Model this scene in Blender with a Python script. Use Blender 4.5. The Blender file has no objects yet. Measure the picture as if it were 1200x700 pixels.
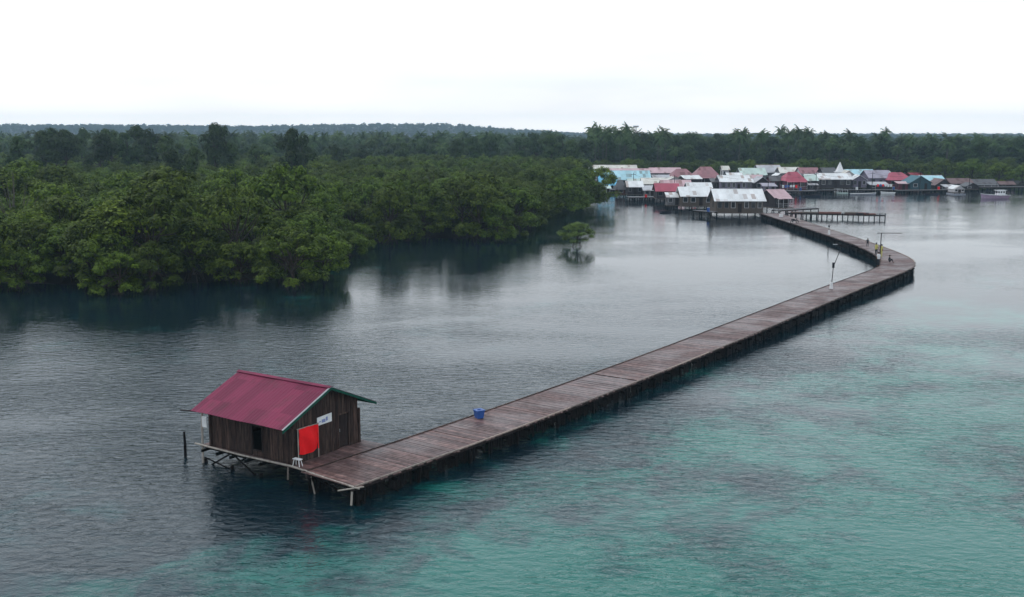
import bpy, math, random
from mathutils import Vector, Matrix, noise as mnoise
R = random.Random(11)
sc = bpy.context.scene
col = sc.collection

# ------------------------------------------------------------------ camera
H, F, YH = 18.4, 1250.0, 155.0          # drone height, focal length (px of 1200), horizon row
PITCH = math.atan((350 - YH) / F)
CP, SP = math.cos(PITCH), math.sin(PITCH)

def ray(x, y):
    a, b = (x - 600) / F, -(y - 350) / F
    return a, CP + b * SP, -SP + b * CP
def P(x, y, z=0.0):                      # where the line of sight meets height z
    a, b, c = ray(x, y); t = (z - H) / c
    return Vector((a * t, b * t, z))
def ZAT(y, D):                           # height of a point at distance D seen on row y
    _, b, c = ray(600, y)
    return H + D * c / b
def XAT(x, D, z=2.0):
    return (x - 600) / F * (D * CP + (H - z) * SP)

cam = bpy.data.cameras.new('camera'); co = bpy.data.objects.new('camera', cam); col.objects.link(co)
co.location = (0, 0, H); co.rotation_euler = (math.pi / 2 - PITCH, 0, 0)
cam.sensor_width = 36; cam.lens = 36 * F / 1200; cam.clip_start = 0.5; cam.clip_end = 12000
sc.camera = co

# ------------------------------------------------------------------ materials
def new_mat(name):
    m = bpy.data.materials.new(name); m.use_nodes = True
    nt = m.node_tree; b = nt.nodes['Principled BSDF']
    return m, nt, b
def N(nt, t, **k):
    n = nt.nodes.new(t)
    for a, v in k.items():
        if a in n.inputs.keys(): n.inputs[a].default_value = v
        else: setattr(n, a, v)
    return n
def ramp(nt, fac, stops):
    r = nt.nodes.new('ShaderNodeValToRGB'); e = r.color_ramp.elements
    while len(e) < len(stops): e.new(0.5)
    for i, (p, c) in enumerate(stops):
        e[i].position = p; e[i].color = (*c, 1) if len(c) == 3 else c
    nt.links.new(fac, r.inputs[0]); return r.outputs[0]
def coords(nt, scale=(1, 1, 1)):
    tc = N(nt, 'ShaderNodeTexCoord'); mp = N(nt, 'ShaderNodeMapping'); mp.inputs['Scale'].default_value = scale
    nt.links.new(tc.outputs['Object'], mp.inputs[0]); return mp.outputs[0]
def mixc(nt, fac, a, b, mode='MIX'):
    m = nt.nodes.new('ShaderNodeMix'); m.data_type = 'RGBA'; m.blend_type = mode
    for sock, val in ((m.inputs[0], fac), (m.inputs[6], a), (m.inputs[7], b)):
        if isinstance(val, bpy.types.NodeSocket): nt.links.new(val, sock)
        elif isinstance(val, (tuple, list)): sock.default_value = (*val, 1)
        else: sock.default_value = val
    return m.outputs[2]

def boards(name, dark, light, rough=0.75, island=True, sc_=(3, 3, 0.6), wet=0.0):
    """weathered timber: every board its own tone, with grain and stains"""
    m, nt, b = new_mat(name)
    nz = N(nt, 'ShaderNodeTexNoise', Scale=2.2, Detail=6.0, Roughness=0.65); nt.links.new(coords(nt, sc_), nz.inputs[0])
    base = ramp(nt, nz.outputs[0], [(0.3, dark), (0.72, light)])
    if island:
        g = N(nt, 'ShaderNodeNewGeometry')
        tone = ramp(nt, g.outputs['Random Per Island'], [(0.0, (0.6, 0.55, 0.58)), (0.5, (0.92, 0.92, 0.92)), (0.85, (1.08, 1.0, 1.0)), (1.0, (1.5, 1.4, 1.35))])
        base = mixc(nt, 1.0, base, tone, 'MULTIPLY')
    nt.links.new(base, b.inputs['Base Color']); b.inputs['Roughness'].default_value = rough; b.inputs['Specular IOR Level'].default_value = 0.3 if wet else 0.12
    n2 = N(nt, 'ShaderNodeTexNoise', Scale=9.0, Detail=5.0); nt.links.new(coords(nt, sc_), n2.inputs[0])
    bp = N(nt, 'ShaderNodeBump', Strength=0.4, Distance=0.02); nt.links.new(n2.outputs[0], bp.inputs['Height']); nt.links.new(bp.outputs[0], b.inputs['Normal'])
    if wet:
        n3 = N(nt, 'ShaderNodeTexNoise', Scale=0.35, Detail=4.0); nt.links.new(coords(nt), n3.inputs[0])
        nt.links.new(ramp(nt, n3.outputs[0], [(0.42, (wet,) * 3), (0.6, (rough,) * 3)]), b.inputs['Roughness'])
    return m
def zinc(name, colr, rust=(0.16, 0.09, 0.06), amt=0.35, rough=0.55, pitch=2.2, bump=0.5, metal=0.0):
    """corrugated sheet: paint tone per sheet, rust and grime streaks, ribs along the slope (local Y)"""
    m, nt, b = new_mat(name)
    c = coords(nt, (1, 0.35, 1))
    nz = N(nt, 'ShaderNodeTexNoise', Scale=0.9, Detail=7.0, Roughness=0.7); nt.links.new(c, nz.inputs[0])
    f = ramp(nt, nz.outputs[0], [(0.52, (0, 0, 0)), (0.75, (amt,) * 3)])
    n1 = N(nt, 'ShaderNodeTexNoise', Scale=0.25, Detail=3.0); nt.links.new(c, n1.inputs[0])
    tone = ramp(nt, n1.outputs[0], [(0.3, tuple(x * 0.78 for x in colr)), (0.65, colr)])
    sp = N(nt, 'ShaderNodeSeparateXYZ'); nt.links.new(coords(nt), sp.inputs[0])
    cb = N(nt, 'ShaderNodeCombineXYZ')
    for i_, dv in ((0, 0.9), (1, 1.9)):
        q1 = N(nt, 'ShaderNodeMath', operation='DIVIDE'); nt.links.new(sp.outputs[i_], q1.inputs[0]); q1.inputs[1].default_value = dv
        q2 = N(nt, 'ShaderNodeMath', operation='FLOOR'); nt.links.new(q1.outputs[0], q2.inputs[0]); nt.links.new(q2.outputs[0], cb.inputs[i_])
    oi = N(nt, 'ShaderNodeObjectInfo'); nt.links.new(oi.outputs['Random'], cb.inputs[2])
    wn = N(nt, 'ShaderNodeTexWhiteNoise', noise_dimensions='3D'); nt.links.new(cb.outputs[0], wn.inputs[0])
    sheet = ramp(nt, wn.outputs[0], [(0.0, (0.86,) * 3), (0.8, (1.0,) * 3), (0.9, (0.62, 0.56, 0.54)), (1.0, (0.5, 0.4, 0.36))]) if bump else ramp(nt, wn.outputs[0], [(0.0, (0.78, 0.8, 0.8)), (0.6, (1.0,) * 3), (1.0, (1.15, 1.12, 1.1))])
    nt.links.new(mixc(nt, 1.0, mixc(nt, f, tone, rust), sheet, 'MULTIPLY'), b.inputs['Base Color']); b.inputs['Specular IOR Level'].default_value = 0.3
    b.inputs['Roughness'].default_value = rough; b.inputs['Metallic'].default_value = metal
    if bump:
        w = N(nt, 'ShaderNodeTexWave', wave_type='BANDS', bands_direction='X'); w.inputs['Scale'].default_value = pitch
        nt.links.new(coords(nt), w.inputs[0])
        bp = N(nt, 'ShaderNodeBump', Strength=bump, Distance=0.03); nt.links.new(w.outputs[1], bp.inputs['Height']); nt.links.new(bp.outputs[0], b.inputs['Normal'])
    return m
def plain(name, c, rough=0.6, var=0.25, scale=3.0):
    m, nt, b = new_mat(name)
    nz = N(nt, 'ShaderNodeTexNoise', Scale=scale, Detail=5.0); nt.links.new(coords(nt), nz.inputs[0])
    nt.links.new(ramp(nt, nz.outputs[0], [(0.3, tuple(x * (1 - var) for x in c)), (0.7, tuple(min(1, x * (1 + var * .5)) for x in c))]), b.inputs['Base Color'])
    b.inputs['Roughness'].default_value = rough; b.inputs['Specular IOR Level'].default_value = 0.5 if rough < .5 else 0.15
    return m
def leafmat(name, dark, light, hue=0.0):
    m, nt, b = new_mat(name)
    g = N(nt, 'ShaderNodeNewGeometry'); oi = N(nt, 'ShaderNodeObjectInfo')
    lf = ramp(nt, g.outputs['Random Per Island'], [(0.0, dark), (0.85, light), (1.0, tuple(x * 1.15 for x in light))])
    tr = ramp(nt, oi.outputs['Random'], [(0.0, (0.6, 0.6, 0.5)), (0.35, (0.9, 0.85, 0.8)), (0.6, (0.95, 1.05, 0.9)), (0.85, (1.15, 1.2, 0.95)), (1.0, (1.4, 1.3, 1.0))])
    c = mixc(nt, 1.0, lf, tr, 'MULTIPLY')
    nt.links.new(c, b.inputs['Base Color']); b.inputs['Roughness'].default_value = 0.6
    b.inputs['Specular IOR Level'].default_value = 0.12
    tl = N(nt, 'ShaderNodeBsdfTranslucent'); nt.links.new(c, tl.inputs[0])
    mx = N(nt, 'ShaderNodeMixShader'); mx.inputs[0].default_value = 0.16
    nt.links.new(b.outputs[0], mx.inputs[1]); nt.links.new(tl.outputs[0], mx.inputs[2])
    nt.links.new(mx.outputs[0], nt.nodes['Material Output'].inputs[0])
    return m

M = {}
M['deck'] = boards('deck_timber', (0.058, 0.033, 0.03), (0.235, 0.152, 0.142), rough=0.6, sc_=(1.5, 1.5, 1.5), wet=0.35)
M['edge'] = boards('edge_timber', (0.15, 0.125, 0.11), (0.33, 0.28, 0.25), sc_=(2, 2, 2))
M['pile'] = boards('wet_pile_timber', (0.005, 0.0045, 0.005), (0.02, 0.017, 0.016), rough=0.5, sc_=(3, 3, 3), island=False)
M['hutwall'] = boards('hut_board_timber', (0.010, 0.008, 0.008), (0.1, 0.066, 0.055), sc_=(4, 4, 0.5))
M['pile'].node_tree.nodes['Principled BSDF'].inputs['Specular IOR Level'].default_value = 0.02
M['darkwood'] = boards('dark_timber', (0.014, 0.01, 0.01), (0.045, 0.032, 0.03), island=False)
M['palewood'] = boards('pale_pole_timber', (0.2, 0.17, 0.15), (0.5, 0.45, 0.4), island=False)
M['roofpink'] = zinc('crimson_roof_sheet', (0.215, 0.031, 0.075), rust=(0.1, 0.03, 0.045), amt=0.9, rough=0.6, bump=0)
M['roofpink'].node_tree.nodes['Principled BSDF'].inputs['Specular IOR Level'].default_value = 0.12
M['green'] = plain('green_trim_paint', (0.008, 0.075, 0.052), 0.5)
M['red'] = plain('red_cloth', (0.85, 0.012, 0.016), 0.75, 0.12, 2.0)
M['white'] = plain('white_paint', (0.75, 0.75, 0.76), 0.5, 0.12)
M['signblue'] = plain('faded_blue_print', (0.25, 0.3, 0.55), 0.5)
M['bluebin'] = plain('blue_plastic', (0.025, 0.09, 0.33), 0.4, 0.2)
M['black'] = plain('dark_interior', (0.006, 0.006, 0.007), 0.9, 0.1)
M['glass'] = plain('dark_window', (0.015, 0.02, 0.025), 0.15, 0.1)
M['greyimetal'] = plain('grey_metal', (0.3, 0.31, 0.33), 0.4)
M['panel'] = plain('solar_panel_glass', (0.01, 0.015, 0.035), 0.15)
M['yellow'] = plain('yellow_green_net', (0.42, 0.43, 0.2), 0.8, 0.3, 4)
M['skin'] = plain('skin', (0.2, 0.1, 0.06), 0.5, 0.05)
M['shirtwhite'] = plain('white_shirt', (0.7, 0.7, 0.72), 0.8, 0.05)
M['shirtdark'] = plain('dark_clothes', (0.02, 0.022, 0.03), 0.8, 0.1)
M['bark'] = plain('mangrove_bark', (0.05, 0.04, 0.03), 0.9, 0.5, 5)
M['palmbark'] = plain('palm_bark', (0.09, 0.08, 0.07), 0.9, 0.3, 2)
M['hair'] = plain('black_hair', (0.01, 0.009, 0.009), 0.6, 0.1)
M['leaf_m'] = leafmat('mangrove_leaf', (0.028, 0.05, 0.006), (0.108, 0.158, 0.014))
M['leaf_b'] = leafmat('broad_leaf', (0.016, 0.034, 0.012), (0.045, 0.075, 0.022))
M['leaf_p'] = leafmat('palm_leaf', (0.025, 0.05, 0.018), (0.07, 0.11, 0.035))
M['mud'] = plain('mud', (0.012, 0.011, 0.009), 0.8, 0.4, 0.3)
ROOF = {
 'white': zinc('white_zinc', (0.84, 0.85, 0.86), rust=(0.4, 0.34, 0.32), amt=0.5),
 'grey': zinc('grey_zinc', (0.5, 0.5, 0.53), amt=0.45),
 'pink': zinc('faded_pink_zinc', (0.62, 0.42, 0.45), amt=0.3),
 'red': zinc('red_zinc', (0.42, 0.075, 0.12), rust=(0.2, 0.07, 0.07)),
 'dusty': zinc('dusty_red_zinc', (0.33, 0.15, 0.17), rust=(0.3, 0.22, 0.2), amt=0.6),
 'cyan': zinc('pale_cyan_zinc', (0.42, 0.68, 0.76), rust=(0.6, 0.66, 0.68), amt=0.5),
 'blue': zinc('sky_blue_zinc', (0.16, 0.5, 0.72), rust=(0.35, 0.6, 0.7), amt=0.4),
 'mint': zinc('mint_zinc', (0.56, 0.68, 0.63), amt=0.2),
 'cream': zinc('cream_zinc', (0.75, 0.72, 0.66), amt=0.3),
 'violet': zinc('grey_violet_zinc', (0.36, 0.33, 0.4), amt=0.4),
 'brown': zinc('rusty_zinc', (0.17, 0.1, 0.1), rust=(0.1, 0.05, 0.04), amt=0.6),
 'teal': zinc('dark_teal_zinc', (0.04, 0.15, 0.2), amt=0.3),
 'char': zinc('charcoal_zinc', (0.1, 0.1, 0.11), amt=0.4),
}
WALL = {
 'brown': boards('brown_house_boards', (0.05, 0.04, 0.035), (0.15, 0.12, 0.1), island=False, sc_=(5, 5, 0.4)),
 'grey': boards('grey_house_boards', (0.09, 0.09, 0.095), (0.24, 0.23, 0.24), island=False, sc_=(5, 5, 0.4)),
 'dark': boards('dark_house_boards', (0.02, 0.018, 0.022), (0.07, 0.06, 0.065), island=False, sc_=(5, 5, 0.4)),
 'rust': boards('red_brown_boards', (0.08, 0.035, 0.03), (0.2, 0.1, 0.085), island=False, sc_=(5, 5, 0.4)),
 'pale': boards('pale_painted_boards', (0.35, 0.34, 0.35), (0.6, 0.58, 0.6), island=False, sc_=(5, 5, 0.4)),
 'violet': boards('violet_grey_boards', (0.09, 0.08, 0.11), (0.24, 0.21, 0.28), island=False, sc_=(5, 5, 0.4)),
 'teal': boards('teal_boards', (0.02, 0.05, 0.065), (0.06, 0.11, 0.13), island=False, sc_=(5, 5, 0.4)),
 'maroon': boards('maroon_boards', (0.06, 0.015, 0.025), (0.16, 0.04, 0.06), island=False, sc_=(5, 5, 0.4)),
}

# ------------------------------------------------------------------ mesh building
class MB:
    def __init__(s): s.v, s.f, s.mi = [], [], []
    def add(s, vs, fs, mi=0):
        o = len(s.v); s.v += [tuple(p) for p in vs]; s.f += [tuple(i + o for i in f) for f in fs]; s.mi += [mi] * len(fs); return s
    def box(s, x0, x1, y0, y1, z0, z1, mi=0, mat=None):
        vs = [Vector(p) for p in ((x0,y0,z0),(x1,y0,z0),(x1,y1,z0),(x0,y1,z0),(x0,y0,z1),(x1,y0,z1),(x1,y1,z1),(x0,y1,z1))]
        if mat: vs = [mat @ p for p in vs]
        return s.add(vs, [(3,2,1,0),(4,5,6,7),(0,1,5,4),(1,2,6,5),(2,3,7,6),(3,0,4,7)], mi)
    def slab(s, quad, th, mi=0):                 # four corners of the top, thickness th downwards
        q = [Vector(p) for p in quad]; n = (q[1]-q[0]).cross(q[2]-q[0]).normalized()
        if n.z < 0: q.reverse(); n = -n
        b = [p - n * th for p in q]
        return s.add(q + b, [(0,1,2,3),(7,6,5,4),(0,4,5,1),(1,5,6,2),(2,6,7,3),(3,7,4,0)], mi)
    def tube(s, pts, rad, n=7, mi=0, cap=True):
        pts = [Vector(p) for p in pts]; vs = []; fs = []
        if not isinstance(rad, (list, tuple)): rad = [rad] * len(pts)
        for i, p in enumerate(pts):
            t = (pts[min(i+1, len(pts)-1)] - pts[max(i-1, 0)]).normalized()
            a = t.cross(Vector((0, 0, 1)) if abs(t.z) < 0.9 else Vector((1, 0, 0))).normalized(); b = t.cross(a)
            for k in range(n):
                w = 2 * math.pi * k / n; vs.append(p + (a * math.cos(w) + b * math.sin(w)) * rad[i])
        for i in range(len(pts) - 1):
            for k in range(n):
                fs.append((i*n+k, i*n+(k+1) % n, (i+1)*n+(k+1) % n, (i+1)*n+k))
        if cap: fs.append(tuple(range(n))[::-1]); fs.append(tuple((len(pts)-1)*n + k for k in range(n)))
        return s.add(vs, fs, mi)
    def mesh(s, name, mats, smooth=False):
        me = bpy.data.meshes.new(name); me.from_pydata(s.v, [], s.f); me.update()
        for m in (mats if isinstance(mats, (list, tuple)) else [mats]): me.materials.append(m)
        if any(s.mi): me.polygons.foreach_set('material_index', s.mi)
        if smooth: me.polygons.foreach_set('use_smooth', [True] * len(me.polygons))
        return me
    def build(s, name, mats, parent=None, smooth=False, loc=None, rz=None):
        return link(name, s.mesh(name, mats, smooth), parent, loc, rz)
def link(name, me, parent=None, loc=None, rz=None):
    o = bpy.data.objects.new(name, me); col.objects.link(o)
    if parent: o.parent = parent
    if loc is not None: o.location = loc
    if rz is not None: o.rotation_euler = (0, 0, rz)
    return o
def tag(o, label=None, cat=None, group=None, kind=None):
    for k, v in (('label', label), ('category', cat), ('group', group), ('kind', kind)):
        if v: o[k] = v
    return o
def thing(name, label, cat, loc, rz=0.0, group=None):
    return tag(link(name, None, None, loc, rz), label, cat, group)

# ------------------------------------------------------------------ world, sun
w = bpy.data.worlds.new('World'); sc.world = w; w.use_nodes = True
nt = w.node_tree; bg = nt.nodes['Background']
SUN_EL, SUN_AZ = math.radians(52), math.radians(-60)
sky = N(nt, 'ShaderNodeTexSky', sky_type='NISHITA'); sky.sun_disc = False; sky.sun_elevation = SUN_EL; sky.sun_rotation = SUN_AZ
tc = N(nt, 'ShaderNodeTexCoord'); mp = N(nt, 'ShaderNodeMapping'); mp.inputs['Scale'].default_value = (1.2, 1.2, 7)
nt.links.new(tc.outputs['Generated'], mp.inputs[0])
nz = N(nt, 'ShaderNodeTexNoise', Scale=1.7, Detail=6.0, Roughness=0.55); nt.links.new(mp.outputs[0], nz.inputs[0])
cl = ramp(nt, nz.outputs[0], [(0.3, (0.745, 0.78, 0.83)), (0.5, (0.86, 0.90, 0.945)), (0.72, (0.95, 0.97, 1.0))])
sp_ = N(nt, 'ShaderNodeSeparateXYZ'); nt.links.new(tc.outputs['Generated'], sp_.inputs[0])
el = ramp(nt, sp_.outputs[2], [(0.0, (1.4, 1.28, 1.16)), (0.045, (1.0, 0.985, 0.965)), (0.14, (0.99, 0.99, 0.985)), (0.32, (0.92, 1.0, 1.05)), (0.55, (0.68, 0.75, 0.80)), (1.0, (0.70, 0.745, 0.775))])
cl10 = mixc(nt, 1.0, mixc(nt, 1.0, cl, el, 'MULTIPLY'), (13.6, 13.6, 13.6), 'MULTIPLY')
nt.links.new(mixc(nt, 0.96, sky.outputs[0], cl10), bg.inputs[0])
bg.inputs[1].default_value = 0.1
sl = bpy.data.lights.new('sun', 'SUN'); sl.energy = 1.1; sl.angle = math.radians(25); sl.color = (1, 0.97, 0.93)
so = bpy.data.objects.new('sun', sl); col.objects.link(so)
so.rotation_euler = (math.pi / 2 - SUN_EL, 0, -SUN_AZ + math.pi)   # overcast: soft light from behind the camera's left
sd = Vector((math.sin(SUN_AZ), math.cos(SUN_AZ), 0))
so.rotation_euler = (-(Vector((sd.x * math.cos(SUN_EL), sd.y * math.cos(SUN_EL), math.sin(SUN_EL))))).to_track_quat('-Z', 'Y').to_euler()

# ------------------------------------------------------------------ water
m, nt, b = new_mat('sea_water')
g = N(nt, 'ShaderNodeTexCoord').outputs['Object']
# the sea bed: deep slate blue off the hut's side, shallow green reef in front of and beyond the walkway
sep = N(nt, 'ShaderNodeSeparateXYZ'); nt.links.new(g, sep.inputs[0])
def math_(op, a, b_=None, c=None, clamp=False):
    n = nt.nodes.new('ShaderNodeMath'); n.operation = op; n.use_clamp = clamp
    for i, v in enumerate((a, b_, c)):
        if v is None: continue
        if isinstance(v, bpy.types.NodeSocket): nt.links.new(v, n.inputs[i])
        else: n.inputs[i].default_value = v
    return n.outputs[0]
big = N(nt, 'ShaderNodeTexNoise', Scale=0.07, Detail=6.0, Roughness=0.6, Distortion=0.4); nt.links.new(g, big.inputs[0])
# signed distance to the right of the walkway's line (a straight line on the sea bed), reef strip runs along it
side = math_('ADD', math_('MULTIPLY', math_('ADD', sep.outputs[0], 7.7), 0.824), math_('MULTIPLY', math_('ADD', sep.outputs[1], -50.5), -0.566))
shal = math_('MULTIPLY_ADD', side, 0.06, 0.36, clamp=True)
deep = math_('MULTIPLY_ADD', side, -0.012, 1.25, clamp=True)
near = math_('MULTIPLY_ADD', sep.outputs[1], -0.0095, 1.62, clamp=True)
f = math_('MULTIPLY', math_('MULTIPLY', shal, deep), near)
f = math_('ADD', f, math_('MULTIPLY_ADD', sep.outputs[1], -0.045, 2.15, clamp=True))
small = N(nt, 'ShaderNodeTexNoise', Scale=0.35, Detail=5.0, Roughness=0.65, Distortion=0.6); nt.links.new(g, small.inputs[0])
f = math_('ADD', f, math_('MULTIPLY_ADD', big.outputs[0], 3.0, -1.65))
f = math_('ADD', f, math_('MULTIPLY_ADD', small.outputs[0], 2.0, -1.02))
bodyc = ramp(nt, f, [(0.05, (0.003, 0.013, 0.02)), (0.38, (0.004, 0.03, 0.038)), (0.6, (0.004, 0.06, 0.057)), (0.85, (0.005, 0.1, 0.086)), (1.0, (0.010, 0.13, 0.105))])
nt.links.new(bodyc, b.inputs['Base Color'])
b.inputs['IOR'].default_value = 1.36; b.inputs['Roughness'].default_value = 0.05
def wav(scale, detail, rot, stretch):
    mp = N(nt, 'ShaderNodeMapping'); mp.inputs['Rotation'].default_value = (0, 0, rot); mp.inputs['Scale'].default_value = (1, stretch, 1)
    nt.links.new(g, mp.inputs[0]); n = N(nt, 'ShaderNodeTexNoise', Scale=scale, Detail=detail, Roughness=0.55, Distortion=0.35); nt.links.new(mp.outputs[0], n.inputs[0]); return n.outputs[0]
w1 = wav(1.15, 4.0, 0.5, 1.9); w2 = wav(0.22, 2.0, 0.1, 1.9); w3 = wav(0.03, 3.0, 0.3, 1.6)
amp = math_('MULTIPLY', ramp(nt, w3, [(0.36, (0.22,) * 3), (0.6, (1.0,) * 3)]), math_('MAXIMUM', math_('MULTIPLY_ADD', sep.outputs[1], -0.0125, 1.72, clamp=True), 0.2))   # the bay grows calmer towards the village
b1 = N(nt, 'ShaderNodeBump', Distance=0.155); nt.links.new(w1, b1.inputs['Height']); nt.links.new(amp, b1.inputs['Strength'])
b2 = N(nt, 'ShaderNodeBump', Strength=0.9, Distance=0.09); nt.links.new(w2, b2.inputs['Height']); nt.links.new(amp, b2.inputs['Strength']); nt.links.new(b1.outputs[0], b2.inputs['Normal'])
nt.links.new(b2.outputs[0], b.inputs['Normal'])
tag(MB().add([(-3300, -200, 0), (3300, -200, 0), (3300, 4200, 0), (-3300, 4200, 0)], [(0, 1, 2, 3)]).build('water', m), kind='structure')

# ------------------------------------------------------------------ land
SHORE = [P(x, y) for x, y in [(0,343),(60,346),(130,348),(200,343),(290,338),(330,345),(366,343),(400,331),(408,304),(432,289),(500,284),(560,288),(600,283),(636,270),(650,260),(690,247),(716,241),(718,235),(698,226)]]
SHORE = [Vector((-140, 118, 0)), Vector((-95, 124, 0))] + SHORE + [Vector((26, 375, 0)), Vector((34, 405, 0)), Vector((60, 418, 0)), Vector((120, 400, 0)), Vector((150, 360, 0)), Vector((190, 352, 0)), Vector((260, 350, 0)), Vector((420, 380, 0)), Vector((2400, 700, 0)), Vector((2400, 4000, 0)), Vector((-2400, 4000, 0)), Vector((-2400, 500, 0)), Vector((-400, 160, 0))]
def sdist(x, y):                       # distance inland (positive) from the shoreline
    ins = False; best = 1e9; n = len(SHORE)
    for i in range(n):
        a, c = SHORE[i], SHORE[(i + 1) % n]
        if (a.y > y) != (c.y > y) and x < (c.x - a.x) * (y - a.y) / (c.y - a.y) + a.x: ins = not ins
        dx, dy = c.x - a.x, c.y - a.y; t = max(0, min(1, ((x - a.x) * dx + (y - a.y) * dy) / (dx * dx + dy * dy + 1e-9)))
        best = min(best, (x - a.x - t * dx) ** 2 + (y - a.y - t * dy) ** 2)
    return math.sqrt(best) * (1 if ins else -1)
def ss(a, b_, x): t = max(0, min(1, (x - a) / (b_ - a))); return t * t * (3 - 2 * t)
def ground(x, y):
    d = sdist(x, y)
    z = max(-3, min(0.5, d * 0.08 - 0.6))
    px = 600 + F * x / max(y, 1)
    hill = 26 - 24 * ss(500, 720, px)
    if y > 1600: z += hill * ss(1700, 2600, y) * (0.92 + 0.34 * mnoise.noise(Vector((x * 0.0025, y * 0.0025, 1.3))) + 0.12 * mnoise.noise(Vector((x * 0.01, y * 0.01, 4))))
    return z
vs, fs = [], []
ys = [100 + 9 * i for i in range(56)] + [610 + 40 * i for i in range(74)]
NX = 120
for y in ys:
    hw = 0.62 * y + 60
    for i in range(NX + 1):
        x = -hw + 2 * hw * i / NX; vs.append((x, y, ground(x, y)))
for j in range(len(ys) - 1):
    for i in range(NX): a = j * (NX + 1) + i; fs.append((a, a + 1, a + NX + 2, a + NX + 1))
tag(MB().add(vs, fs).build('ground', M['mud'], smooth=True), kind='structure')

# ------------------------------------------------------------------ trees
def cards(mb, rnd, c, nrm, size, mi=0, asp=0.62):
    n = Vector(nrm).normalized(); a = n.cross(Vector((rnd.uniform(-1, 1), rnd.uniform(-1, 1), rnd.uniform(-1, 1)))).normalized(); b_ = n.cross(a)
    s, t = size * 0.5, size * 0.5 * asp
    c = Vector(c); mb.add([c - a * s, c - b_ * t + n * 0.1 * s, c + a * s, c + b_ * t + n * 0.1 * s], [(0, 1, 2, 3)], mi)
def rdir(rnd, zmin=-1.0):
    while True:
        z = rnd.uniform(zmin, 1); w_ = rnd.uniform(0, 2 * math.pi); r = math.sqrt(1 - z * z); return Vector((r * math.cos(w_), r * math.sin(w_), z))
def crown(rnd, lobes, n, leaf, zmin=-0.5, shell=(0.72, 1.06)):
    mb = MB(); tot = sum(l[3] ** 2 for l in lobes)
    for (cx, cy, cz, r, fz) in lobes:
        k = int(n * r * r / tot)
        tufts = [rdir(rnd, zmin) for _ in range(max(6, int(r * r * 5)))]       # leaf clumps on the lobe
        for _ in range(k):
            d = (rnd.choice(tufts) * 1.6 + rdir(rnd) * 0.65).normalized() if rnd.random() < 0.72 else rdir(rnd, zmin)
            q = rnd.uniform(*shell) * r if rnd.random() < 0.85 else rnd.uniform(0.3, 0.75) * r
            p = Vector((cx, cy, cz)) + Vector((d.x * q, d.y * q, d.z * q * fz))
            cards(mb, rnd, p, d * 1.0 + Vector((0, 0, 0.65)) + rdir(rnd) * 0.4, leaf * rnd.uniform(0.6, 1.4))
    return mb
def mangrove_proto(seed):
    rnd = random.Random(seed); Ht = rnd.uniform(6.2, 8.2); Rr = rnd.uniform(3.0, 3.8)
    lobes = []
    for k in range(rnd.randint(13, 17)):
        a = k * 2.4 + rnd.uniform(-.3, .3); q = Rr * math.sqrt((k + .3) / 15) * 0.95
        r = rnd.uniform(0.75, 1.55) * (1.1 - 0.25 * q / Rr)
        z = Ht - r * 0.8 - (q / Rr) ** 2 * Ht * rnd.uniform(0.3, 0.55)
        lobes.append((q * math.cos(a), q * math.sin(a), z, r, rnd.uniform(0.6, 0.85)))
    for k in range(6):
        a = k * 1.05 + rnd.uniform(-.3, .3); q = Rr * rnd.uniform(0.7, 0.95); lobes.append((q * math.cos(a), q * math.sin(a), rnd.uniform(1.7, 2.8), rnd.uniform(0.8, 1.25), 0.8))
    cm = crown(rnd, lobes, 6600, 0.29).mesh('mangrove_crown', M['leaf_m'])
    tb = MB()
    top = Vector((rnd.uniform(-.4, .4), rnd.uniform(-.4, .4), Ht * 0.62))
    tb.tube([(0, 0, 0.9), (top.x * .4, top.y * .4, Ht * .35), top], [0.17, 0.13, 0.07])
    for k in range(9):                      # stilt roots
        a = k * 0.7 + rnd.uniform(-.2, .2); q = rnd.uniform(0.9, 2.0)
        tb.tube([(0, 0, rnd.uniform(1.0, 1.8)), (q * .55 * math.cos(a), q * .55 * math.sin(a), rnd.uniform(0.9, 1.2)), (q * math.cos(a), q * math.sin(a), -0.7)], [0.06, 0.05, 0.035], 5)
    for l in lobes[:16]:
        z0 = rnd.uniform(0.25, 0.5) * Ht; tb.tube([(top.x * .5, top.y * .5, z0), (l[0] * .6, l[1] * .6, (z0 + l[2]) / 2), (l[0], l[1], l[2] + l[3] * .3)], [0.07, 0.05, 0.02], 5)
    return cm, tb.mesh('mangrove_trunk', M['bark'])
def broad_proto(seed):
    rnd = random.Random(seed); Ht = rnd.uniform(15, 17); lobes = []
    for k in range(rnd.randint(16, 22)):
        a = k * 2.4 + rnd.uniform(-.5, .5); q = rnd.uniform(0.5, 4.6) * (1 if k % 3 else 0.4); z = rnd.uniform(0.45, 0.93) * Ht - q * 0.3
        lobes.append((q * math.cos(a), q * math.sin(a), z, rnd.uniform(1.3, 2.3), rnd.uniform(0.55, 0.8)))
    cm = crown(rnd, lobes, 4200, 0.62).mesh('tree_crown', M['leaf_b'])
    tb = MB(); tb.tube([(0, 0, -0.5), (.2, .1, Ht * .4), (.1, -.2, Ht * .75)], [0.4, 0.28, 0.12])
    for l in lobes: tb.tube([(0.1, 0, min(l[2] - .5, Ht * .42)), (l[0] * .5, l[1] * .5, l[2] - 1.0), (l[0], l[1], l[2] + .4)], [0.13, 0.09, 0.03], 5)
    return cm, tb.mesh('tree_trunk', M['bark'])
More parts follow.
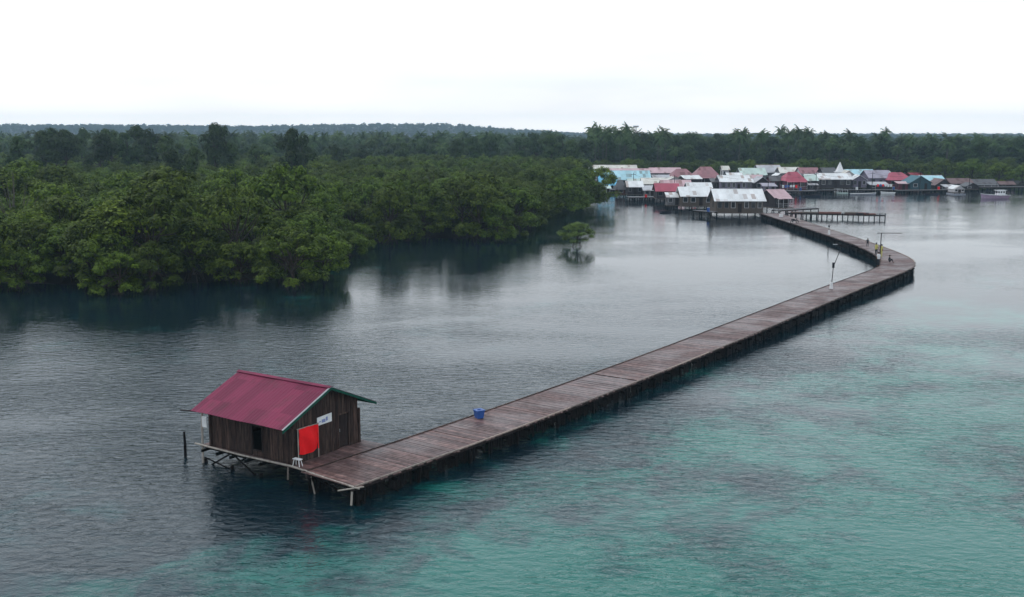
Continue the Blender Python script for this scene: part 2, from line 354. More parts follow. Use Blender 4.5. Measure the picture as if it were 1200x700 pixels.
def palm_proto(seed):
    rnd = random.Random(seed); Ht = rnd.uniform(16, 18.5); lx, ly = rnd.uniform(-1.6, 1.6), rnd.uniform(-1.2, 1.2)
    tb = MB(); pts = [(lx * (t / 6) ** 1.6, ly * (t / 6) ** 1.6, -0.5 + (Ht + .5) * t / 6) for t in range(7)]
    tb.tube(pts, [0.28, 0.2, 0.18, 0.17, 0.16, 0.15, 0.14], 8)
    top = Vector(pts[-1]); cm = MB()
    for k in range(32):
        a = k * 2.4 + rnd.uniform(-.2, .2); el = rnd.uniform(-0.6, 1.25); L = rnd.uniform(3.6, 4.8)
        p = top.copy(); dirn = Vector((math.cos(a) * math.cos(el), math.sin(a) * math.cos(el), math.sin(el)))
        sidev = Vector((-math.sin(a), math.cos(a), 0))
        pr = [p.copy()]
        for s_ in range(9):
            p = p + dirn * L / 9; pr.append(p.copy()); dirn = (dirn + Vector((0, 0, -0.17))).normalized()
            ll = 0.95 * math.sin(math.pi * (s_ + 1.2) / 10.5) + 0.15
            for sg in (-1, 1):
                for sub in (0, .5):
                    q = p - dirn * (L / 9) * sub
                    tip = q + sidev * sg * ll * rnd.uniform(.7, 1) + dirn * ll * 0.45 + Vector((0, 0, -ll * rnd.uniform(0.35, 0.7)))
                    cm.add([q - dirn * .15, q + dirn * .15, tip], [(0, 1, 2)])
        cm.tube(pr, [0.05] + [0.035] * 8 + [0.015], 4)
    return cm.mesh('palm_crown', M['leaf_p']), tb.mesh('palm_trunk', M['palmbark'])

PM = [mangrove_proto(100 + i) for i in range(7)]
PB = [broad_proto(200 + i) for i in range(5)]
PP = [palm_proto(300 + i) for i in range(4)]
def plant(kind, protos, x, y, s, label, cat, group, z=None, names=('trunk', 'crown'), sz=None):
    cm, tm = R.choice(protos)
    t = thing(kind, label, cat, (x, y, ground(x, y) if z is None else z), R.uniform(0, 6.28), group)
    t.scale = (s, s, sz or s)
    link('trunk', tm, t); c = link('crown', cm, t)
    return t, c

# mangrove stand: candidates on a jittered grid inside the shoreline
spots = []
y = 120.0
while y < 470:
    sp = 5.3 + (y - 120) * 0.005
    x = -0.53 * y - 12
    while x < 60:
        xx, yy = x + R.uniform(-1.6, 1.6), y + R.uniform(-1.6, 1.6)
        pxs = 600 + F * xx / yy
        if xx < 36 and sdist(xx, yy) > 0.3 and not (pxs > 684 and yy > 278): spots.append((xx, yy))
        x += sp
    y += sp * 0.92
spots.sort(key=lambda p: p[1] - 0.15 * 0)
near_n = 290
protocrowns = []
for i, (x, y) in enumerate(spots[:near_n]):
    d = sdist(x, y); edge = d < 5.5
    s = R.uniform(0.68, 1.25) * (0.95 if edge else 1.08)
    if R.random() < 0.12: s *= 1.3
    px = 600 + F * x / y
    if px > 672: s *= max(0.4, min(1, (736 - px) / 60))      # the point runs out in low young trees
    if edge: lab = 'mangrove tree at the edge of the stand, leaning its leaves over the water'
    else: lab = 'mangrove tree inside the dense stand, its round crown joining its neighbours'
    t, c = plant('mangrove_tree', PM, x, y, s, lab, 'tree', 'mangrove trees at the water edge' if edge else 'mangrove trees inside the stand', z=-0.7 if edge else -0.1, sz=s * R.uniform(.85, 1.15))
    if len(protocrowns) < 6 and all(c.data != q.data for q in protocrowns): protocrowns.append(c)

def scatter(name, pts, objs, smin, smax, label, cat, seed=1):
    """a far wood that reads as one mass: crowns of the built trees spread over points"""
    me = bpy.data.meshes.new(name); me.from_pydata([(x, y, z) for x, y, z in pts], [], [])
    o = link(name, me); tag(o, label, cat, kind='stuff')
    ng = bpy.data.node_groups.new(name, 'GeometryNodeTree')
    ng.interface.new_socket('Geometry', in_out='INPUT', socket_type='NodeSocketGeometry'); ng.interface.new_socket('Geometry', in_out='OUTPUT', socket_type='NodeSocketGeometry')
    gi = ng.nodes.new('NodeGroupInput'); go = ng.nodes.new('NodeGroupOutput'); L = ng.links.new
    jn = ng.nodes.new('GeometryNodeJoinGeometry')
    for q in objs:
        oi = ng.nodes.new('GeometryNodeObjectInfo'); oi.inputs['Object'].default_value = q; oi.inputs['As Instance'].default_value = True; L(oi.outputs['Geometry'], jn.inputs[0])
    ip = ng.nodes.new('GeometryNodeInstanceOnPoints'); ip.inputs['Pick Instance'].default_value = True
    def rv(t, a, b_, sd):
        n = ng.nodes.new('FunctionNodeRandomValue'); n.data_type = t; n.inputs['Seed'].default_value = sd
        ins = [s_ for s_ in n.inputs if s_.enabled and s_.name in ('Min', 'Max')]
        ins[0].default_value = a; ins[1].default_value = b_
        return [s_ for s_ in n.outputs if s_.enabled][0]
    L(gi.outputs[0], ip.inputs['Points']); L(jn.outputs[0], ip.inputs['Instance'])
    L(rv('INT', 0, len(objs) - 1, seed), ip.inputs['Instance Index'])
    L(rv('FLOAT_VECTOR', (0, 0, 0), (0, 0, 6.28), seed + 1), ip.inputs['Rotation'])
    L(rv('FLOAT', smin, smax, seed + 2), ip.inputs['Scale'])
    L(ip.outputs[0], go.inputs[0])
    md = o.modifiers.new('scatter', 'NODES'); md.node_group = ng
    return o
scatter('mangrove_forest', [(x, y, 0.1) for x, y in spots[near_n:]], protocrowns, 0.75, 1.3, 'mass of mangrove canopy filling the bay behind the nearest trees', 'forest', 5)

# lone little mangrove standing in the water off the point
M['leaf_l'] = leafmat('pale_mangrove_leaf', (0.1, 0.16, 0.04), (0.2, 0.3, 0.07))
lone = (PM[2][0].copy(), PM[2][1]); lone[0].materials.clear(); lone[0].materials.append(M['leaf_l'])
q = P(676, 289); t, c = plant('mangrove_tree', [lone], q.x, q.y, 0.78, 'small lone mangrove standing in open water off the point', 'tree', None, z=-0.1, sz=0.66)
for (px, D, s_, lab) in [(18, 150, 1.25, 'bare grey dead mangrove at the left of the stand'), (180, 140, 1.15, 'bare grey dead mangrove in the middle of the near stand'), (505, 205, 1.2, 'bare grey dead mangrove above the bay inside the stand'), (322, 200, 1.2, 'bare grey dead mangrove behind the near point')]:
    t = thing('dead_tree', lab, 'tree', (XAT(px, D, 5), D, 0), px); t.scale = (s_ * .9, s_ * .9, s_ * 1.35)
    me_ = PM[int(px) % 7][1].copy(); me_.materials.clear(); me_.materials.append(M['palmbark']); link('trunk', me_, t)
# tall dark trees rising above the canopy
bc = []
for (px, top, D, s) in [(52, 156, 330, 1), (66, 151, 350, 1), (78, 153, 340, 1.05), (96, 150, 420, .9), (118, 158, 320, .9), (130, 152, 380, .95), (150, 153, 340, 1), (164, 150, 360, 1), (178, 152, 350, 1), (198, 160, 330, .95),
        (252, 144, 330, 1), (266, 149, 335, .95), (343, 154, 290, .85), (352, 162, 295, .85), (20, 163, 310, .9), (225, 172, 260, .75), (205, 176, 250, .75), (556, 160, 430, 1), (575, 158, 440, 1), (535, 163, 400, .9),
        (610, 162, 430, 1), (628, 156, 450, 1), (646, 160, 420, 1.05), (660, 157, 440, 1), (672, 166, 400, 1), (684, 163, 425, 1), (500, 160, 480, 1), (470, 166, 430, .9), (425, 168, 420, .9), (395, 170, 380, .85), (300, 170, 350, .85)]:
    z = ZAT(top, D); s_ = max(0.6, z / 14.6)
    t, c = plant('tall_tree', PB, XAT(px, D, 10), D, s * 0.95, 'dark broad-crowned tree rising above the mangrove canopy', 'tree', 'tall trees above the mangroves', z=0.2, sz=s_)
    if len(bc) < 5 and all(c.data != q.data for q in bc): bc.append(c)
# wood behind the village: palms and broad trees
pc = []
for i in range(230):
    px = 690 + (1225 - 690) * (i + R.uniform(-.4, .4)) / 230; D = R.uniform(428, 510)
    topy = 155.5 + R.choice([R.uniform(-4, 5), R.uniform(0, 20)]) + (px - 700) * 0.012
    if px > 1060: topy += 3
    z = max(9, ZAT(topy, D))
    palm = R.random() < (0.66 if px < 1000 else 0.35)
    x = XAT(px, D, 8)
    if palm:
        t, c = plant('palm_tree', PP, x, D, R.uniform(.7, .95), 'tall coconut palm in the wood behind the stilt village', 'palm', 'coconut palms behind the village', z=0.4, sz=z / 18.5)
        if len(pc) < 4 and all(c.data != q.data for q in pc): pc.append(c)
    else:
        t, c = plant('shore_tree', PB, x, D, R.uniform(.75, 1.0), 'broad green tree in the wood behind the stilt village', 'tree', 'broad trees behind the village', z=0.4, sz=z / 15.8)
for i in range(75):                     # lower growth at the foot of the wood
    px = 700 + 520 * (i + R.uniform(-.4, .4)) / 75; D = R.uniform(412, 428) if px < 1080 else R.uniform(356, 410)
    x = XAT(px, D, 4)
    s = R.uniform(.9, 1.25) if px > 1080 else R.uniform(0.8, 1.1)
    plant('shore_bush_tree', PM, x, D, s, 'low bright green tree at the foot of the wood by the village', 'tree', 'low trees at the foot of the wood', z=0.1)

pts = []
y = 470.0
while y < 900:
    x = -0.52 * y - 20
    while x < 0.52 * y + 20:
        xx, yy = x + R.uniform(-3, 3), y + R.uniform(-3, 3)
        if sdist(xx, yy) > 20: pts.append((xx, yy, ground(xx, yy) - (3.2 if xx < 0.05 * yy else 5.5)))
        x += 9
    y += 10
scatter('forest', pts, bc + pc[:2], 0.75, 1.12, 'wide dark wood stretching inland behind the mangroves', 'forest', 9)
pts = []
y = 900.0
while y < 3200:
    x = -0.52 * y - 20; st = 12 + max(0, y - 1400) * 0.004
    while x < 0.52 * y + 20:
        xx, yy = x + R.uniform(-6, 6), y + R.uniform(-6, 6); pts.append((xx, yy, ground(xx, yy) - (3.5 if y < 1800 else 2))); x += st
    y += 26 if y < 1300 else (110 if y < 2100 else 40)
scatter('far_forest', pts, bc, 0.6, 1.1, 'hazy blue wooded rise along the horizon', 'forest', 15)

# ------------------------------------------------------------------ walkway
ZD = 1.1
Lp = [(-7.9, 57.4), (0.0, 67.6), (12.4, 84.7), (22.9, 100.8), (34.4, 118.3), (46.2, 136.2), (50.2, 143.6), (52.0, 152.2), (52.8, 168), (53.3, 185.0), (53.3, 205), (53.2, 228)]
Rp = [(-7.7, 50.5), (0.3, 61.0), (11.6, 77.0), (24.3, 95.8), (37.6, 115.8), (49.6, 133.2), (53.3, 140.0), (55.6, 148.5), (56.8, 163), (57.2, 180), (57.5, 203), (57.5, 230)]
def catmull(pts, t):
    n = len(pts) - 1; i = min(int(t), n - 1); u = t - i
    p = [Vector(pts[max(0, min(n, k))]) for k in (i - 1, i, i + 1, i + 2)]
    return 0.5 * ((2 * p[1]) + (p[2] - p[0]) * u + (2 * p[0] - 5 * p[1] + 4 * p[2] - p[3]) * u * u + (3 * p[1] - p[0] - 3 * p[2] + p[3]) * u ** 3)
# the first left point lies square across from the near corner
Lp[0] = (-10.9, 52.75)
line = []
WID = [3.95, 4.0, 4.0, 4.05, 4.0, 4.1, 4.5, 4.3, 3.8, 3.8, 4.0, 4.1]
t = 0.0
def across(t):
    b_ = catmull(Rp, t); d = (catmull(Rp, min(t + .25, len(Rp) - 1)) - catmull(Rp, max(t - .25, 0))).normalized()
    i = min(int(t), len(WID) - 2); wd = WID[i] + (WID[i + 1] - WID[i]) * (t - i)
    return b_ + Vector((-d.y, d.x)) * wd, b_
while t < len(Lp) - 1:
    line.append(across(t)); seg = min(int(t), len(Lp) - 2)
    t += 0.22 / (Vector(Rp[seg + 1]) - Vector(Rp[seg])).length
walk = thing('boardwalk', 'long narrow timber boardwalk on piles running from the hut to the village', 'boardwalk', (0, 0, 0))
mb = MB()
for k in range(len(line) - 1):
    (a0, b0), (a1, b1) = line[k], line[k + 1]
    d = (b0 - a0).normalized(); j0, j1 = R.uniform(-.14, .12), R.uniform(-.16, .1)
    z = ZD + R.uniform(-.008, .008)
    if R.random() < 0.012: continue
    g_ = 0.90
    q = [a0 - d * j0, b0 + d * j1, b0.lerp(b1, g_) + d * j1, a0.lerp(a1, g_) - d * j0]
    mb.slab([(p.x, p.y, z + R.uniform(-.004, .004)) for p in q], 0.04)
mb.build('deck', M['deck'], walk)
def rail(name, pts, wd, h, ztop, mat, par, off=0.0):
    m_ = MB(); n = len(pts)
    for i in range(n - 1):
        p, q = Vector(pts[i]), Vector(pts[i + 1]); d = (q - p).normalized(); nn = Vector((-d.y, d.x))
        p, q = p + nn * off, q + nn * off
        m_.slab([(*(p - nn * wd / 2), ztop), (*(q - nn * wd / 2), ztop), (*(q + nn * wd / 2), ztop), (*(p + nn * wd / 2), ztop)], h)
    return m_.build(name, mat, par)
fine = [k / 3 for k in range(3 * (len(Lp) - 1) + 1)]
LF = [across(t)[0] for t in fine]; RF = [across(t)[1] for t in fine]
for pts_, off in ((LF, -0.32), (RF, 0.32)): rail('bearer', pts_, 0.12, 0.24, ZD - 0.045, M['darkwood'], walk, off)
rail('edge_board', RF, 0.10, 0.07, ZD + 0.055, M['edge'], walk, 0.08)
rail('edge_board', LF, 0.09, 0.05, ZD + 0.04, M['hutwall'], walk, -0.08)
# piles with cross beams, and the dark boarding slung under the seaward edge
tot = len(Lp) - 1; nrow = 46
pile_v = []
for q_ in range(4):
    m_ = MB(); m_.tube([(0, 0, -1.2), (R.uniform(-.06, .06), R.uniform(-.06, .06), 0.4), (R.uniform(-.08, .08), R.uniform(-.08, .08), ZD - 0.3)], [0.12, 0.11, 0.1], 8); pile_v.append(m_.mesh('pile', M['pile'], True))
# spread rows by length
cum = [0]
for i in range(1, len(line)): cum.append(cum[-1] + ((line[i][1] - line[i-1][1]).length + (line[i][0] - line[i-1][0]).length) / 2)
idx = 0
for r_ in range(nrow):
    s_ = 0.35 + r_ * (cum[-1] - 1) / (nrow - 1)
    while idx < len(cum) - 1 and cum[idx] < s_: idx += 1
    a, b_ = line[idx]; d = (b_ - a).normalized()
    for p in (a + d * 0.35, b_ - d * 0.3): link('pile', R.choice(pile_v), walk, (p.x, p.y, 0), R.uniform(0, 6))
idx = 0
ks = 0.6
while ks < cum[-1]:
    while idx < len(cum) - 1 and cum[idx] < ks: idx += 1
    a, b_ = line[idx]; d = (b_ - a).normalized(); n_ = Vector((-d.y, d.x)) * 0.07; zt = ZD - 0.29
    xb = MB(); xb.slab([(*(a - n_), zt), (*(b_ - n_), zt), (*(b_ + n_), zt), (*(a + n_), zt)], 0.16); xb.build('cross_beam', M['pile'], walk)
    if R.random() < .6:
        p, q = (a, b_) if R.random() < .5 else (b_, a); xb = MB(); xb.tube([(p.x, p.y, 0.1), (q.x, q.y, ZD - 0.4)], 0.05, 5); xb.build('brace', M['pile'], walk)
    ks += 2.3
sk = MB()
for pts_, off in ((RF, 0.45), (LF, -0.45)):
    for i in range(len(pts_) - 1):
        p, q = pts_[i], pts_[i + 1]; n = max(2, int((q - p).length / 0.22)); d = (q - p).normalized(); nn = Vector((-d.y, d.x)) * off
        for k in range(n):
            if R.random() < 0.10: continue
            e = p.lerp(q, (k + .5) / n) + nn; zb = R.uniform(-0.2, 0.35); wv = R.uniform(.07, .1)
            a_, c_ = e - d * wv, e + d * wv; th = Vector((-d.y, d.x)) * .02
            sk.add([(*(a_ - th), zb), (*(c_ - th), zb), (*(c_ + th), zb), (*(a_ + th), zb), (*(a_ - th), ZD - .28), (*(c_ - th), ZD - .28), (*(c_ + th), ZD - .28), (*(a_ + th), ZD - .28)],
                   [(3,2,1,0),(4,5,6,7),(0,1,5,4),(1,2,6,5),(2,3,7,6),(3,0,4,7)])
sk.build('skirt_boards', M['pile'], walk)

# ------------------------------------------------------------------ hut on its platform
B0 = Vector((-11.52, 54.25, 0)); U = Vector((.83, -.556, 0)).normalized(); ANG = math.atan2(U.y, U.x)
hut = thing('stilt_hut', 'brown board hut with crimson metal roof standing at the near end of the boardwalk', 'hut', B0 - Vector((0, 0, 0.6)), ANG)
ZD = 1.7                              # deck height inside the hut's own frame
WL, WW, ZE, ZR = 6.35, 5.04, 3.85, 5.4       # walls u -6.35..0, v 0..5.04
# floor platform boards run with the ridge
mb = MB(); v = -0.32
while v < 5.45:
    wd = R.uniform(.16, .22); u1 = 3.3 + R.uniform(-.05, .05)
    u0 = -7.05 + R.uniform(-.08, .08)
    if v < -0.1: u1 = 3.7
    mb.box(u0, min(u1, 1.75 if v > 0.55 else u1), v, v + wd - .018, ZD - 0.10 + R.uniform(-.006, .006), ZD - 0.056 + R.uniform(-.006, .006)); v += wd
mb.build('platform', M['deck'], hut)
# boards of the apron between gable and boardwalk, laid the other way
def planks(u0, u1, v, z0, z1f, mb, along='u', skip=None, jit=.03):
    x = u0
    while x < u1 - .02:
        wd = R.uniform(.16, .24); xe = min(x + wd, u1)
        if not skip or not skip(x, xe): mb.box(x + .006, xe - .006, v - .018 + R.uniform(-.006, .006), v + .018, z0 + R.uniform(-jit, jit), z1f((x + xe) / 2))
        x += wd
def vplanks(v0, v1, u, z0, z1f, mb, skip=None):
    y = v0
    while y < v1 - .02:
        wd = R.uniform(.16, .24); ye = min(y + wd, v1)
        if not skip or not skip(y, ye): mb.box(u - .018, u + .018 + R.uniform(-.006, .006), y + .006, ye - .006, z0, z1f((y + ye) / 2))
        y += wd
roofz = lambda v: ZE + (ZR - ZE) * (1 - abs(v - 2.52) / 3.6)
zs = lambda v: roofz(v) - 0.10
mb = MB(); planks(-WL, 0, 0.0, ZD - .08, lambda x: zs(0) - .02, mb, skip=lambda a, b_: -3.05 < (a + b_) / 2 < -2.3)
planks(-3.05, -2.3, 0.0, ZD - .08, lambda x: 2.0, mb)
planks(-3.05, -2.3, 0.0, 3.35, lambda x: zs(0) - .02, mb, jit=0); mb.build('side_wall', M['hutwall'], hut)
mb = MB(); planks(-WL, 0, 5.04, ZD - .08, lambda x: zs(5.04) - .02, mb); mb.build('side_wall', M['hutwall'], hut)
DV0, DV1, DZ = 3.5, 4.25, 3.55
mb = MB(); vplanks(0.03, 5.01, 0.0, ZD - .08, zs, mb, skip=lambda a, b_: DV0 - .05 < (a + b_) / 2 < DV1 + .05)
vplanks(DV0 - .12, DV1 + .12, 0.0, DZ + .02, zs, mb); mb.build('gable_wall', M['hutwall'], hut)
mb = MB(); vplanks(0.03, 5.01, -WL, ZD - .08, zs, mb); mb.build('gable_wall', M['hutwall'], hut)
mb = MB(); mb.box(-WL + .05, -.05, .05, 4.99, ZD + .0, ZD + .03); mb.build('floor', M['darkwood'], hut)
d = MB()
for k in range(4): d.box(-.07, -.045, DV0 + k * .187 + .004, DV0 + (k + 1) * .187 - .004, ZD + .03, DZ)
d = d.build('door', M['darkwood'], hut)
h_ = MB(); h_.box(-.045, 0.0, DV0 + .06, DV0 + .09, 2.6, 2.76); h_.build('handle', M['greyimetal'], d)
fr = MB(); fr.box(-.04, .04, DV0 - .09, DV0 - .01, ZD, DZ + .08); fr.box(-.04, .04, DV1 + .01, DV1 + .09, ZD, DZ + .08); fr.box(-.04, .04, DV0 - .01, DV1 + .01, DZ + .005, DZ + .08); fr.build('door_frame', M['hutwall'], hut)
wn = MB(); wn.box(-3.12, -3.03, -.045, .04, 1.96, 3.4); wn.box(-2.32, -2.23, -.045, .04, 1.96, 3.4); wn.box(-3.03, -2.32, -.045, .04, 1.96, 2.04); wn.box(-3.03, -2.32, -.045, .04, 3.32, 3.4)
wn.build('window', M['darkwood'], hut)
post_m = MB(); post_m.box(-.06, .06, -.06, .06, 0, 2.0); post_m = post_m.mesh('post', M['hutwall'])
for (u_, v_) in ((-WL, -.08), (0.02, -.08), (-WL, 5.12), (0.02, 5.12)):
    p = link('corner_post', post_m, hut, (u_, v_, ZD - .06))
p = MB(); p.tube([(-6.95, -.22, -1.0), (-6.92, -.2, 1.6), (-6.9, -.15, 3.9)], [.07, .06, .05]); p.build('porch_post', M['palewood'], hut)
p = MB(); p.box(-6.88, -6.5, -.21, -.17, 2.7, 3.3); p.build('end_screen', M['white'], hut)
p = MB(); p.tube([(-8.0, -.75, 3.62), (-6.3, -.55, 3.7)], .035, 6); p.build('eave_pole', M['darkwood'], hut)
# roof: ribbed sheets on each slope
def slope(sgn):
    m_ = MB(); u0, u1 = -6.75, 0.42; ve = 2.52 + sgn * 3.6; pitch = 0.24; n = int((u1 - u0) / pitch)
    prof = []
    for k in range(n):
        x = u0 + (u1 - u0) * k / n; prof += [(x, 0), (x + .10, 0), (x + .13, .013), (x + .17, .013), (x + .2, 0)]
    prof.append((u1, 0)); rows = 5; vs_, fs_ = [], []
    for th in (0, -.012):
        for r_ in range(rows):
            t = r_ / (rows - 1); v_ = 2.52 + (ve - 2.52) * t; z_ = ZR + (ZE - ZR) * t + 0.02 * math.sin(t * 3.1) 
            for (x, dz) in prof: vs_.append((x, v_, z_ + dz + th + 0.012 * math.sin(x * 1.7 + t * 4)))
    n_ = len(prof); off = rows * n_
    for r_ in range(rows - 1):
        for k in range(n_ - 1):
            q = (r_ * n_ + k, r_ * n_ + k + 1, (r_ + 1) * n_ + k + 1, (r_ + 1) * n_ + k)
            if sgn > 0: q = q[::-1]
            fs_.append(q[::-1]); fs_.append(tuple(i + off for i in q))
    for k in range(n_ - 1): fs_.append(((rows - 1) * n_ + k, (rows - 1) * n_ + k + 1, (rows - 1) * n_ + k + 1 + off, (rows - 1) * n_ + k + off))
    return m_.add(vs_, fs_)
r1 = slope(-1).build('roof', M['roofpink'], hut); r2 = slope(1).build('roof', M['roofpink'], hut)
tr = MB()
for sgn in (-1, 1):                          # trim along both gables and the ridge
    for uu in (0.43,):
        a = Vector((uu, 2.52, ZR + .05)); b_ = Vector((uu, 2.52 + sgn * 3.65, ZE + .02)); tr.slab([a + Vector((-.06, 0, 0)), a + Vector((.03, 0, 0)), b_ + Vector((.03, 0, 0)), b_ + Vector((-.06, 0, 0))], .03)
tr.build('pale_gable_flashing', M['greyimetal'], r1)
tr = MB()
for sgn in (-1, 1):
    a = Vector((0.455, 2.52, ZR - .0)); b_ = Vector((0.455, 2.52 + sgn * 3.65, ZE - .05))
    tr.add([a, b_, b_ - Vector((0, 0, .13)), a - Vector((0, 0, .13)), a - Vector((.03, 0, 0)), b_ - Vector((.03, 0, 0)), b_ - Vector((.03, 0, .13)), a - Vector((.03, 0, .13))], [(0,1,2,3),(7,6,5,4),(0,4,5,1),(1,5,6,2),(2,6,7,3),(3,7,4,0)])
tr.box(-6.76, .45, 6.1, 6.14, ZE - .14, ZE + .0)
for k in range(8):
    u_ = -6.6 + k * 1.0
    tr.slab([(u_, 2.52, ZR - .03), (u_ + .08, 2.52, ZR - .03), (u_ + .08, 6.1, ZE - .03), (u_, 6.1, ZE - .03)], .1)
tr.build('green_bargeboard', M['green'], hut)
tr = MB(); tr.slab([(-6.8, 2.34, ZR + .005), (.47, 2.34, ZR + .005), (.47, 2.53, ZR + .075), (-6.8, 2.53, ZR + .075)], .02); tr.slab([(-6.8, 2.70, ZR + .005), (.47, 2.70, ZR + .005), (.47, 2.53, ZR + .075), (-6.8, 2.53, ZR + .075)], .02)
tr.build('ridge_cap', M['roofpink'], hut)
# pale sill pole along the platform edge, piles, braces
p = MB(); p.tube([(-7.3, -.4, ZD + .02), (-3.5, -.42, ZD - .01), (0.3, -.40, ZD + .03), (1.6, -.5, ZD - .02)], [.05, .055, .055, .04], 7); p.build('sill_pole', M['palewood'], hut)
p = MB(); p.tube([(1.2, -.5, ZD + .02), (3.3, -.75, ZD - .03), (5.5, -1.0, ZD - .02)], [.05, .055, .045], 7); p.tube([(4.3, -1.25, ZD - .28), (5.6, -.78, ZD + .04)], .04, 6); p.build('edge_pole', M['palewood'], hut)
for (u_, v_) in [(-6.9, .0), (-6.9, 2.6), (-6.9, 5.2), (-4.6, -.1), (-4.6, 2.6), (-4.6, 5.2), (-2.3, -.1), (-2.3, 2.6), (-2.3, 5.2), (-.1, -.1), (-.1, 2.6), (-.1, 5.2), (2.0, -.3), (1.4, 2.6)]:
    link('pile', R.choice(pile_v), hut, (u_, v_, 0), R.uniform(0, 6))
for pts_, m_, r_ in (([(2.0, -.5, .5), (1.6, -.45, ZD)], 'palewood', .045), ([(4.9, -.95, .7), (4.95, -.9, ZD - .05)], 'palewood', .055), ([(-6.9, -.1, .25), (-4.7, -.1, ZD - .2)], 'pile', .05), ([(-6.9, .0, 1.45), (-5.0, 2.6, .2)], 'pile', .05), ([(-7.9, -.35, 0.45), (-5.2, -.2, 0.55)], 'pile', .05),
                     ([(-.1, -.3, ZD - .1), (-.15, -.3, .9)], 'edge', .05), ([(-6.9, -.1, .9), (-3, -.1, .3)], 'pile', .04), ([(-4.6, -.1, 1.5), (-2.3, -.1, .3)], 'pile', .05)):
    p = MB(); p.tube(pts_, r_, 6); p.build('brace', M[m_], hut)
p = MB()
for v_ in (0.1, 2.6, 5.1): p.box(-7.0, 1.3, v_ - .06, v_ + .06, ZD - .30, ZD - .108)
for u_ in [-6.9, -5.7, -4.6, -3.4, -2.3, -1.2, -.1]: p.box(u_ - .05, u_ + .05, -.3, 5.4, ZD - .45, ZD - .303)
p.build('floor_beam', M['pile'], hut)
def at(u_, v_, z_=0.0): return B0 + U * u_ + Vector((-U.y, U.x, 0)) * v_ + Vector((0, 0, z_))

ZD = 1.1
# red cloth hung on a small frame before the gable
rb = thing('red_banner', 'bright red cloth stretched on a pale pole frame in front of the hut gable', 'banner', at(.12, 0, ZD), ANG)
vs_, fs_ = [], []
NU, NV = 14, 12
for side_ in (0, 1):
    for j in range(NV + 1):
        for i in range(NU + 1):
            s_, t_ = i / NU, j / NV
            v_ = .2 + 1.4 * s_; z_ = .5 + 1.33 * t_ - .10 * math.sin(math.pi * s_) * (1 - t_) + .05 * math.sin(math.pi * s_) * (t_ > .99)
            u_ = .12 + .12 * math.sin(math.pi * s_) * math.sin(math.pi * t_) + .05 * math.sin(11 * s_ + 3 * t_) + .03 * math.sin(9 * t_ + 5 * s_) + (-.02 if side_ else 0)
            vs_.append((u_, v_, z_))
    o_ = side_ * (NU + 1) * (NV + 1)
    for j in range(NV):
        for i in range(NU):
            a = o_ + j * (NU + 1) + i; q = (a, a + 1, a + NU + 2, a + NU + 1); fs_.append(q if not side_ else q[::-1])
MB().add(vs_, fs_).build('cloth', M['red'], rb, smooth=True)
# short return of the same cloth on the far side
MB().add([(.14, 1.59, .5), (.14, 1.65, .5), (-.03, 1.80, .62), (-.03, 1.74, .62), (.14, 1.59, 1.82), (.14, 1.65, 1.82), (-.03, 1.80, 1.72), (-.03, 1.74, 1.72)], [(3,2,1,0),(4,5,6,7),(0,1,5,4),(1,2,6,5),(2,3,7,6),(3,0,4,7)]).build('cloth_side', M['red'], rb)
for v_ in (.16, 1.66): p = MB(); p.tube([(.1, v_, 0), (.1, v_, 1.9)], .03, 6); p.build('frame_post', M['palewood'], rb)
p = MB(); p.tube([(.1, .1, 1.88), (.1, 1.72, 1.86)], .025, 6); p.build('frame_rail', M['palewood'], rb)
# small pale trestle below the cloth
tt = thing('trestle', 'low pale trestle standing under the red cloth at the platform edge', 'trestle', at(.42, -.12, ZD), ANG)
p = MB(); p.box(-.25, .25, -.12, .12, .36, .40); p.build('top', M['white'], tt)
for sx, sy in ((-1, -1), (1, -1), (-1, 1), (1, 1)): p = MB(); p.tube([(sx * .24, sy * .12, 0), (sx * .17, sy * .07, .36)], .022, 5); p.build('leg', M['white'], tt)
# faded sign
sg = thing('sign', 'small crooked white sign with faded blue print nailed to the hut gable', 'sign', at(.03, 1.78, -0.6), ANG)
Mx = Matrix.Rotation(math.radians(3), 4, 'X')
p = MB()
for c in ((0, 0, 3.33), ): p.add([(0, 0, 3.36), (0, 1.12, 3.38), (0, 1.12, 3.86), (0, 0, 3.80), (.03, 0, 3.36), (.03, 1.12, 3.38), (.03, 1.12, 3.86), (.03, 0, 3.80)], [(3,2,1,0),(4,5,6,7),(0,1,5,4),(1,2,6,5),(2,3,7,6),(3,0,4,7)])
p.build('panel', M['white'], sg)
p = MB(); p.box(.031, .034, .34, .62, 3.46, 3.64); p.box(.031, .034, .66, .8, 3.5, 3.72); p.box(.031, .034, .14, .28, 3.52, 3.58); p.build('faded_print', M['signblue'], sg)

# crates / bin on the boardwalk
q = P(559.5, 490, ZD)
bn = thing('plastic_bin', 'small blue plastic bin on the left edge of the boardwalk', 'bin', (q.x + .1, q.y, ZD + .01), 0.5)
p = MB(); a, c = .2, .26
p.add([(-a,-a,0),(a,-a,0),(a,a,0),(-a,a,0),(-c,-c,.46),(c,-c,.46),(c,c,.46),(-c,c,.46)], [(3,2,1,0),(4,5,6,7),(0,1,5,4),(1,2,6,5),(2,3,7,6),(3,0,4,7)]); p.build('body', M['bluebin'], bn)
p = MB(); p.box(-.29, .29, -.29, .29, .462, .52); p.box(-.1, .1, -.03, .03, .52, .56); p.build('lid', M['bluebin'], bn)
# lone pile
q = P(217, 536); p = MB(); p.tube([(0, 0, -1), (.03, .0, .8), (.0, .02, 1.5)], [.09, .08, .06], 8); tag(p.build('mooring_pile', M['pile'], loc=(q.x, q.y, 0)), 'single thin dark pile standing in the water beside the hut', 'pile')

